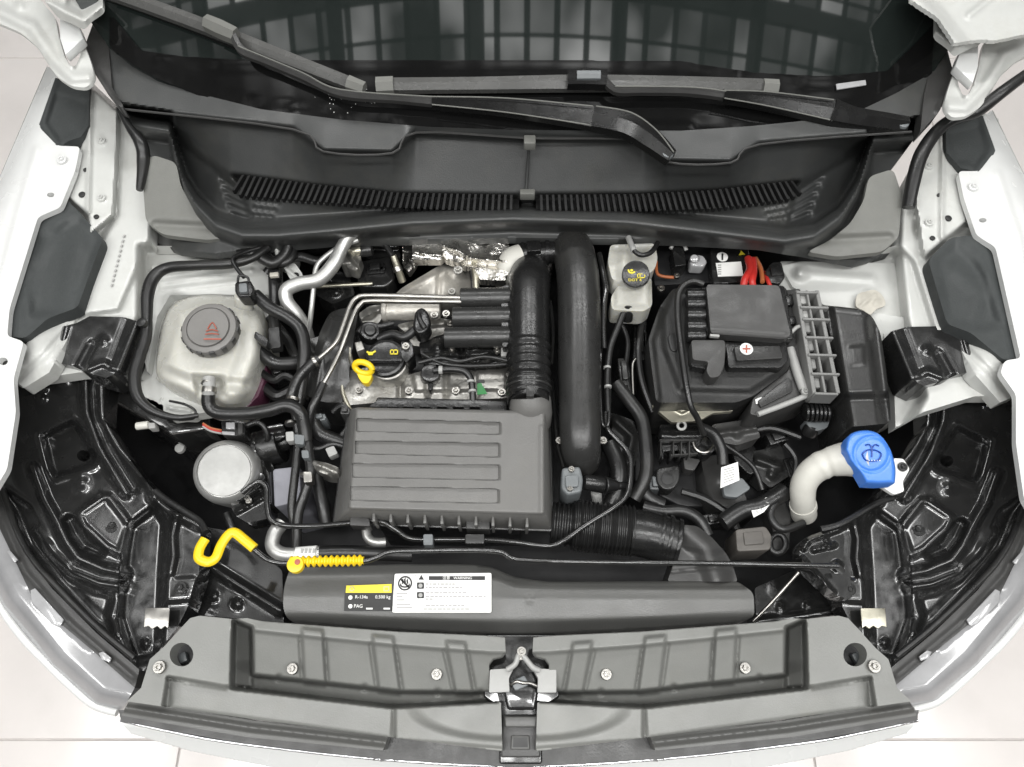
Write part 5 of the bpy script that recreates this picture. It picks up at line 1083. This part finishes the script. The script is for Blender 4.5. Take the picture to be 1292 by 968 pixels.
for k, (x0, y0, x1) in enumerate(((1005, 368, 1032), (1010, 387, 1046), (1013, 402, 1048), (1017, 425, 1052), (1020, 447, 1056), (1024, 471, 1060), (1028, 496, 1058))): stick('crossbar', (x0, y0), (x1, y0 + 1), 3.4, .870, 'bar_grey', gr, .04)
for k, (x, y) in enumerate(((1012, 377), (1014, 395), (1017, 413), (1021, 436), (1024, 459), (1029, 483))): stick('pale_bar', (x, y - 6), (x + 2, y + 6), 9, .858, 'grey_tag' if k in (0, 1) else 'bar_grey', gr, .01)
for k, (x, y) in enumerate(((1024, 413), (1028, 436), (1032, 459), (1038, 486))): block('socket', [(x - 3, y - 7), (x + 5, y - 7), (x + 6, y + 7), (x - 2, y + 7)], .852, .83, 'black_print', gr, bevel=.001)
rc = tag(sheet('side_cover', rnd([(1036, 388), (1052, 386), (1084, 390), (1100, 398), (1111, 420), (1117, 460), (1122, 500), (1124, 534), (1070, 539), (1066, 500), (1054, 440)], 7), .872, [('ridge', [(1044, 390), (1068, 534)], 10, -.02), ('ridge', [(1104, 404), (1120, 530)], 14, -.02), ('pan', [(1072, 438), (1090, 436), (1091, 460), (1074, 462)], 3, .003), ('pan', [(1064, 500), (1126, 498), (1128, 545), (1064, 545)], 12, -.02), ('ridge', [(1050, 389), (1086, 393)], 5, .004)], 'tube_grey', None, 2, .14, sharp=70), 'dark rounded upright cover between lattice holder and right wing', 'cover')
pl_ = thing('harness_plug', 'black ribbed harness plug below the control unit', 'plug', P(1030, 530, .72))
for k in range(6): cyl('ring', (1014 + k * 5.4, 520 + k * .3, .80), (1018 + k * 5.4, 520 + k * .3, .80), 13 - abs(k - 2) * .6, 13 - abs(k - 2) * .6, 'tube_plastic', pl_, 20, .1)
block('body', rnd([(1016, 528), (1048, 528), (1044, 540), (1030, 544), (1020, 538)], 4), .785, .75, 'connector_grey', pl_, bevel=.005); cyl('tail', (1020, 548, .76), (1026, 536, .78), 10, 9, 'rubber', pl_)

# washer filler
wf = thing('washer_filler', 'cream washer filler neck with blue cap at the right headlamp', 'washer filler', P(1060, 600, .62))
q = cr([(1014, 648, .70), (1013, 632, .745), (1014, 612, .775), (1024, 596, .795), (1042, 585, .81), (1062, 580, .822), (1078, 579, .83), (1096, 578, .84)], 8); n_ = len(q)
rads = np.interp(np.linspace(0, 1, n_), np.linspace(0, 1, 8), [16, 15, 16, 17, 18, 21, 23, 25])
rads = [r * (1 + .04 * math.sin(i * .9) * (i > n_ * .5 and i < n_ * .62)) for i, r in enumerate(rads)]
MB().tube([P(*v) for v in q], [r * S(*v) for r, v in zip(rads, q)], 24).build('neck', 'beige', wf, sharp=80)
hose('neck_ring', [(1013, 636, .735), (1014, 640, .725)], 16.5, 'beige', wf, 4, 20)
cp2 = [(1068, 556), (1074, 547), (1090, 543), (1106, 546), (1118, 558), (1126, 574), (1130, 592), (1129, 610), (1110, 611), (1092, 610), (1084, 596), (1072, 582), (1066, 568)]
cp2 = [(v[0], v[1]) for v in cr(cp2[:8] , 3)] + cp2[8:]
zc = rows_z([([(1000, 540), (1200, 540)], .885), ([(1000, 612), (1200, 612)], .852)])
cc = sheet('cap', cp2, zc, [('ridge', circ(1100, 573, 22, 28) + [(1122, 573)], 2.6, -.003), ('fn', lambda X, Y, Z: Z - .006 * np.clip(1 - seg_dist(X, Y, cp2, True) / 4, 0, 1) ** 2)], 'blue', wf, 1.3, .025, sharp=60)
bz = lambda y: .885 - (y - 540) / 72 * .033 + .0015
ico = [[(1088, 573), (1094, 568), (1104, 568), (1112, 573), (1107, 581), (1093, 581), (1088, 573)], [(1100, 577), (1100, 566), (1097, 561), (1092, 562)], [(1100, 566), (1104, 561), (1109, 563)]]
for pts in ico: hose('symbol', [(x, y, bz(y)) for x, y in pts], .9, 'blue_dark', cc, 3, 5)
for k in range(5): stick('glint_print', (1096 + k * 3.4, 581), (1097.5 + k * 3.4, 581), 1.6, bz(581) + .001, 'white_label', cc, .001)
block('tab', rnd([(1108, 611), (1126, 606), (1127, 578), (1140, 579), (1148, 592), (1139, 608), (1141, 620), (1128, 624)], 3), .80, .79, 'white_label', wf, bevel=.002); bolt(1139, 589, .803, 6, wf, 'black_paint')
# gearbox clutter on the right
gb = thing('gearbox', 'dark gearbox top with bracket and ring low on the right', 'gearbox', P(850, 590, .5))
block('case', rnd([(800, 540), (960, 540), (970, 640), (860, 640), (800, 610)], 8), .64, .45, 'black_matte', gb, bevel=.02)
block('bracket', rnd([(832, 554), (880, 554), (884, 572), (866, 576), (860, 568), (836, 570)], 2), .745, .72, 'black_paint', gb, bevel=.002)
for x in (836, 846, 857): stick('rib', (x, 556), (x, 580), 3, .742, 'tube_plastic', gb, .03)
MB().tube([P(888 + 13 * math.cos(a), 558 + 13 * math.sin(a), .76) for a in [math.pi * (0 + k / 12) for k in range(13)]], 1.8 * S(888, 560, .76), 8).build('ring', 'steel', gb)
block('eye', rnd([(828, 590), (858, 586), (858, 606), (850, 618), (836, 618), (828, 608)], 7), .72, .68, 'tube_grey', gb, bevel=.006); disc('eye_hole', 842, 604, .7215, 8, .003, 'black_print', gb)
block('rib_plate', rnd([(862, 576), (884, 580), (876, 594), (864, 592)], 3), .73, .70, 'lid_plastic', gb, bevel=.004)
block('case_boss', rnd([(920, 556), (948, 556), (968, 590), (946, 600), (926, 580)], 5), .70, .62, 'tube_plastic', gb, bevel=.008)
hose('lead', [(884, 540, .80), (900, 548, .79), (910, 566, .78), (912, 586, .77)], 7, 'rubber', gb); hose('lead', [(912, 560, .76), (934, 575, .75), (952, 592, .74), (962, 618, .73)], 3, 'rubber', gb)
t1 = thing('paper_tag', 'white printed tag wrapped on a cable beside the gearbox', 'tag', P(920, 600, .74)); slab('paper', [(910, 590), (931, 583), (933, 606), (909, 616)], .776, .001, 'white_label', t1, bevel=0)
for k in range(6): stick('print_line', (913, 593 + k * 3.2), (927, 589 + k * 3.0), 1, .7775, 'grey_print', t1, .0008)
block('pouch', rnd([(912, 612), (936, 602), (948, 616), (930, 628), (914, 626)], 4), .745, .73, 'connector_grey', t1, bevel=.004)
t2 = thing('paper_tag', 'slanted white tag on a dark wrapped cable left of filler neck', 'tag', P(962, 640, .72)); slab('paper', [(948, 644), (966, 628), (979, 626), (964, 646), (951, 653)], .752, .001, 'white_label', t2, bevel=0)
for k in range(4): stick('print_line', (954 + k * 4, 644 - k * 3.5), (958 + k * 4, 648 - k * 4.5), 1.1, .7535, 'grey_print', t2, .0008)
hose('cable', [(912, 660, .735), (936, 644, .738), (960, 638, .738), (990, 620, .735)], 11, 'rubber', t2)
rm = thing('relay_box', 'brownish grey box with rounded corner low beside the shroud end', 'box', P(950, 680, .66)); block('case', rnd([(928, 668), (966, 664), (974, 676), (972, 694), (930, 696)], 4), .74, .66, 'brown_grey', rm, bevel=.005); block('face', rnd([(938, 672), (962, 670), (964, 686), (940, 688)], 2), .743, .73, 'brown_grey', rm, bevel=.002)
lp2 = thing('cable_loop', 'black cable looping over a pale plate left of filler neck', 'cable', P(985, 660, .68)); block('plate', rnd([(966, 640), (990, 632), (998, 650), (996, 694), (974, 696), (976, 672)], 4), .70, .66, 'lid_plastic', lp2, bevel=.004)
hose('cable', [(1014, 660, .73), (990, 668, .74), (978, 662, .742), (972, 648, .742), (982, 630, .74), (1000, 622, .735)], 5, 'rubber', lp2); MB().tube([P(981 + 10 * math.cos(a), 686 + 12 * math.sin(a), .72) for a in [2 * math.pi * k / 16 for k in range(17)]], 4 * S(981, 686, .72), 10, cap=False).build('loop', 'rubber', lp2)
# rod end clamp on the right
rk = thing('rod_holder', 'black ridged metal holder where the stay rod pivots', 'holder', P(1040, 700, .68))
sheet('plate', rnd([(1008, 690), (1016, 678), (1056, 664), (1066, 676), (1064, 700), (1072, 724), (1076, 756), (1056, 752), (1030, 728), (1010, 710)], 5), .775, [('ridge', [(1014, 692), (1020, 682), (1058, 668)], 5, .014), ('ridge', [(1012, 704), (1030, 724), (1052, 748)], 4, .012), ('ridge', [(1026, 694), (1052, 688)], 5, .012), ('ridge', [(1040, 676), (1046, 690)], 4, .012), ('dome', (1056, 714), 9, .014)], 'black_paint', rk, 1.4, .04, sharp=70)
hose('pivot', [(1048, 712, .835), (1056, 715, .828), (1062, 720, .80)], 4, 'rod_dark', rk); bolt(1072, 744, .77, 7, rk, 'black_paint')
tag(hose('hood_cable', [(1008, 722, .775), (990, 742, .76), (970, 764, .75), (950, 784, .74)], 2.2, 'steel'), 'thin bright cable slanting beside the right end of shroud', 'cable')
# black lower side trays at each end of the shroud
for s_, lb in ((0, 'left'), (1, 'right')):
    pl = rnd([(254, 664), (300, 672), (356, 720), (358, 790), (318, 782), (252, 776), (240, 764)], 4)
    if s_: pl = rnd([(952, 742), (1010, 716), (1064, 752), (1070, 776), (1010, 782), (955, 792)], 4)
    tag(sheet('side_tray', pl, .66, [('ridge', [(pl[0][0], pl[0][1] + 40), (pl[10][0], 770)], 10, .012), ('dome', (300, 762), 10, .01), ('dome', (270, 752), 9, .01), ('dome', (985, 768), 10, .01), ('dome', (1020, 764), 9, .01)], 'black_paint', None, 2.4, .06), 'glossy black tray at the %s end of the radiator shroud' % lb, 'tray', 'side trays')
# ================================================================== SMALL FITTINGS IN THE DARK
def dark_wire(name, pts, r, lb, m='rubber', cat='wire', grp='loose wires'): return tag(hose(name, pts, r, m, None, 6, 8), lb, cat, grp)
ob = thing('pump_motor', 'black drum shaped pump behind the bright canister', 'pump', P(336, 566, .6))
cyl('drum', (318, 572, .735), (356, 560, .745), 24, 24, 'tube_plastic', ob, 24, .12); cyl('nose', (354, 560, .745), (366, 556, .748), 12, 10, 'tube_plastic', ob); clampring(326, 570, .738, 25, (1, .2, 0), 'black_paint', ob, 6)
tag(block('frame_block', rnd([(344, 592), (378, 588), (380, 632), (346, 640)], 4), .755, .55, 'lavender', bevel=.006), 'pale lavender grey block showing between canister and hoses', 'block')
em_ = tag(sheet('mount_arm', rnd([(318, 572), (336, 574), (346, 590), (344, 634), (334, 640), (326, 606), (330, 596)], 5), .75, [('ridge', [(324, 578), (338, 596), (340, 634)], 7, .016), ('dome', (334, 586), 8, .012)], 'black_paint', None, 1.5, .06, blur=2), 'glossy black mount arm hugging the right side of canister', 'bracket')
gt = thing('firewall_grommet', 'thick black rubber ring round a white plug under the scuttle', 'grommet', P(353, 318, .78))
MB().tube([P(353 + 17 * math.cos(a), 317 + 16 * math.sin(a), .862) for a in [2 * math.pi * k / 24 for k in range(25)]], 5.5 * S(353, 318, .86), 12, cap=False).build('ring', 'rubber', gt)
sheet('plug', rnd([(343, 304), (360, 302), (366, 318), (358, 328), (348, 324)], 4), .862, [('ridge', [(346, 308), (354, 326)], 5, .012), ('ridge', [(358, 306), (360, 324)], 4, .01)], 'apron_paint', gt, 1.4, .02)
wb_ = tag(sheet('white_bracket', rnd([(356, 334), (372, 332), (382, 346), (380, 358), (366, 352)], 3), .842, [('ridge', [(358, 336), (378, 354)], 4, .008)], 'apron_paint', None, 1.4, .01), 'small white bracket beside the silver pipe', 'bracket')
disc('bracket_hole', 373, 347, .8455, 4, .002, 'black_print', wb_)
tag(block('marked_cap', [(340, 344), (351, 343), (351, 348), (340, 349)], .868, .86, 'sealant', bevel=.001), 'pale yellow marker stripe on the black cap behind coolant tank', 'marker')
cb = thing('blower_pipe', 'grey round stub with bright casting behind the silver pipe', 'pipe', P(450, 318, .76)); cyl('stub', (446, 318, .835), (470, 315, .84), 8, 8, 'tube_grey', cb)
sheet('casting', rnd([(432, 312), (448, 306), (456, 326), (450, 342), (438, 338)], 3), .838, [('ridge', [(436, 318), (452, 334)], 5, .014), ('dome', (444, 324), 8, .012)], 'cast_alu', cb, 1.4, .03)
for k, (pts, r, lb) in enumerate((
    ([(400, 300, .86), (424, 306, .85), (452, 300, .855), (480, 304, .85)], 3, 'thin wire under scuttle left of the exhaust sensor'),
    ([(376, 560, .81), (400, 566, .80), (420, 560, .80), (440, 566, .79)], 3, 'thin wire crossing to the filter box near the diamond tag'),
    ([(330, 470, .80), (346, 480, .805), (360, 474, .81), (378, 484, .80)], 5, 'dark wire bundle right of coolant tank, lower one'),
    ([(330, 484, .78), (350, 500, .785), (372, 492, .79), (392, 500, .78)], 7, 'dark hose tucked under the coolant tank corner'),
    ([(340, 400, .81), (362, 428, .80), (376, 452, .80), (400, 440, .79)], 6, 'dark hose between coolant tank and belt cover'),
    ([(420, 520, .80), (432, 512, .81), (444, 530, .80), (430, 552, .79)], 4, 'thin hose at the upper left corner of filter box'),
    ([(642, 470, .83), (650, 500, .83), (646, 520, .82)], 2.5, 'thin wire beside the intake pipe clamp'),
    ([(696, 480, .80), (700, 520, .80), (704, 560, .79), (712, 590, .79)], 3, 'thin wire running between the two big pipes'),
    ([(694, 380, .83), (698, 420, .83), (696, 460, .82)], 2.2, 'short wire in the gap between the two big pipes'),
    ([(780, 400, .80), (792, 430, .79), (790, 470, .78), (800, 510, .77)], 3, 'dark wire below the brake reservoir'),
    ([(812, 400, .80), (806, 440, .80), (810, 480, .79), (824, 520, .78)], 4, 'dark wire along the left edge of the battery'),
    ([(900, 540, .76), (930, 548, .75), (970, 540, .75), (1010, 552, .75)], 4, 'dark wire below the control unit'),
    ([(990, 560, .74), (1004, 580, .735), (1000, 610, .73)], 4, 'dark wire left of the washer neck'),
    ([(860, 620, .70), (890, 630, .70), (920, 650, .70), (930, 668, .70)], 5, 'dark wire above the brownish box'),
    ([(830, 306, .86), (850, 300, .86), (872, 310, .855), (890, 304, .86)], 2.2, 'thin wire along the scuttle above terminal block'),
    ([(1126, 628, .78), (1104, 636, .785), (1080, 650, .785), (1058, 662, .785), (1036, 668, .78)], 4, 'black cable leading from washer tab to the rod holder'))):
    dark_wire('wire', pts, r, lb)
for k, (x, y, z, w_, h_, rz, m, lb) in enumerate((
    (787, 470, .775, 13, 38, .05, 'tube_grey', 'dark grey tapered sensor body between pipes and battery'), (807, 430, .77, 16, 56, -.1, 'tube_plastic', 'black upright box left of the battery'),
    (352, 470, .79, 18, 14, .3, 'tube_plastic', 'black connector right of the coolant tank base'), (404, 528, .80, 14, 9, .2, 'connector_grey', 'small dark connector left of filter box corner'),
    (436, 520, .815, 12, 8, 0, 'lid_plastic', 'little bracket at the upper left corner of filter box'), (980, 552, .73, 26, 16, .3, 'tube_plastic', 'black connector below the control unit front'),
    (1000, 590, .70, 18, 26, .2, 'tube_plastic', 'black upright connector left of the washer neck'), (826, 610, .70, 14, 18, 0, 'connector_grey', 'dark fitting left of the round gearbox eye'),
    (900, 655, .68, 26, 14, .2, 'tube_plastic', 'black connector behind the snorkel end'), (474, 340, .80, 22, 16, .1, 'tube_plastic', 'black box left of exhaust sensor'))):
    s = S(x, y, z); o = MB(); c = P(x, y, z)
    o.box(c - Vector((0, 0, .02)), w_ * s, h_ * s, .05, rz); o.box(c + Vector((0, 0, .008)), w_ * s * .6, h_ * s * .7, .012, rz); o.box(c + Vector((w_ * s * .3, 0, -.01)), w_ * s * .55, h_ * s * .4, .03, rz)
    tag(o.build('connector', m, None, .0025), lb, 'connector', 'small connectors')
stick('pin', (798, 455), (799, 492), 2.2, .80, 'steel', ob) if False else tag(hose('steel_pin', [(802, 453, .80), (798, 462, .80), (799, 498, .79)], 1.6, 'steel'), 'thin bright pin standing between pipes and battery', 'pin')
tag(sheet('bell_housing', rnd([(884, 578), (912, 572), (930, 600), (944, 634), (916, 650), (892, 620)], 8), .70, [('dome', (910, 606), 34, .04)], 'lid_plastic', None, 2, .08, blur=2), 'smooth grey bell shaped casting behind the white tag', 'casting')
lat = thing('lattice_bracket', 'thin ribbed plastic bracket under the pale zinc plate', 'bracket', P(856, 565, .66))
stick('rail', (832, 555), (880, 555), 2.4, .765, 'lid_plastic', lat, .012); stick('rail', (846, 574), (880, 572), 2.2, .762, 'lid_plastic', lat, .012)
for x in (834, 850, 860, 870): stick('rib', (x, 556), (x, 575), 2, .764, 'lid_plastic', lat, .03)
disc('drum', 888, 560, .748, 15, .04, 'tube_plastic', lat)
# water drops and scuffs on the glass foot
wd_ = thing('water_drops', 'sprinkle of tiny water drops on the glass by the left wiper', 'water drops', gp(415, 130, 0))
rr_ = random.Random(5)
for k in range(40):
    x = 428 + rr_.gauss(0, 16); y = 122 + rr_.gauss(0, 9); s = rr_.uniform(.3, .75) * S(x, y, 1.0)
    MB().lathe(gp(x, min(y, 145), .0045), (0, -.4, .9), [(s, 0), (s * .8, s * .4), (s * .3, s * .6)], 8).build('drop', 'white_label', wd_)
# more castings and brackets seen in the gaps
for pl, z, m, fe, nm, lb, ct_ in (
    ([(392, 580), (412, 584), (428, 590), (426, 600), (408, 598), (394, 590)], .815, 'cast_alu', [('ridge', [(396, 584), (424, 596)], 5, .01), ('dome', (402, 588), 5, .008)], 'cast_bracket', 'rough alloy bracket poking out left of the filter box', 'bracket'),
    ([(384, 430), (404, 424), (410, 446), (398, 460), (384, 452)], .80, 'tube_grey', [('ridge', [(388, 436), (402, 450)], 6, .01)], 'guide', 'dark moulded guide between hoses and belt cover', 'guide'),
    ([(330, 540), (356, 534), (362, 548), (352, 556), (334, 556)], .775, 'black_paint', [('ridge', [(334, 548), (358, 544)], 5, .012)], 'loom_bracket', 'glossy black bracket above the drum shaped pump', 'bracket'),
    ([(400, 340), (440, 344), (448, 372), (420, 384), (398, 372)], .775, 'black_paint', [('ridge', [(404, 352), (442, 356)], 6, .014), ('dome', (424, 368), 10, .012)], 'engine_bracket', 'glossy black bracket behind the fuel lines', 'bracket'),
    ([(770, 520), (798, 530), (808, 556), (800, 590), (776, 584)], .72, 'tube_grey', [('ridge', [(776, 530), (798, 550), (792, 584)], 9, .016)], 'gear_casting', 'dark casting between charge pipe and thick hose', 'casting'),
    ([(832, 536), (886, 536), (890, 552), (834, 552)], .775, 'tube_plastic', [('ridge', [(836, 544), (886, 544)], 5, .012), ('dome', (850, 544), 6, .012)], 'battery_tray', 'black battery tray edge below the pale zinc bracket', 'tray'),
    ([(898, 536), (950, 528), (960, 552), (930, 562), (900, 556)], .765, 'lid_plastic', [('ridge', [(902, 548), (954, 540)], 6, .012), ('dome', (930, 548), 9, .01)], 'tray_wing', 'dark grey moulded wing of the battery tray', 'tray'),
    ([(950, 570), (986, 562), (996, 600), (972, 616), (954, 600)], .70, 'tube_grey', [('ridge', [(956, 580), (984, 590)], 8, .014), ('dome', (974, 598), 10, .012)], 'gear_casting', 'dark casting left of the cream washer neck', 'casting'),
    ([(444, 300), (500, 298), (506, 326), (470, 330), (450, 318)], .79, 'black_paint', [('ridge', [(450, 308), (500, 310)], 7, .012)], 'firewall_plate', 'glossy black plate under scuttle left of the foil', 'plate')):
    tag(sheet(nm, rnd(pl, 4), z, fe, m, None, 1.6, .05, blur=2), lb, ct_)
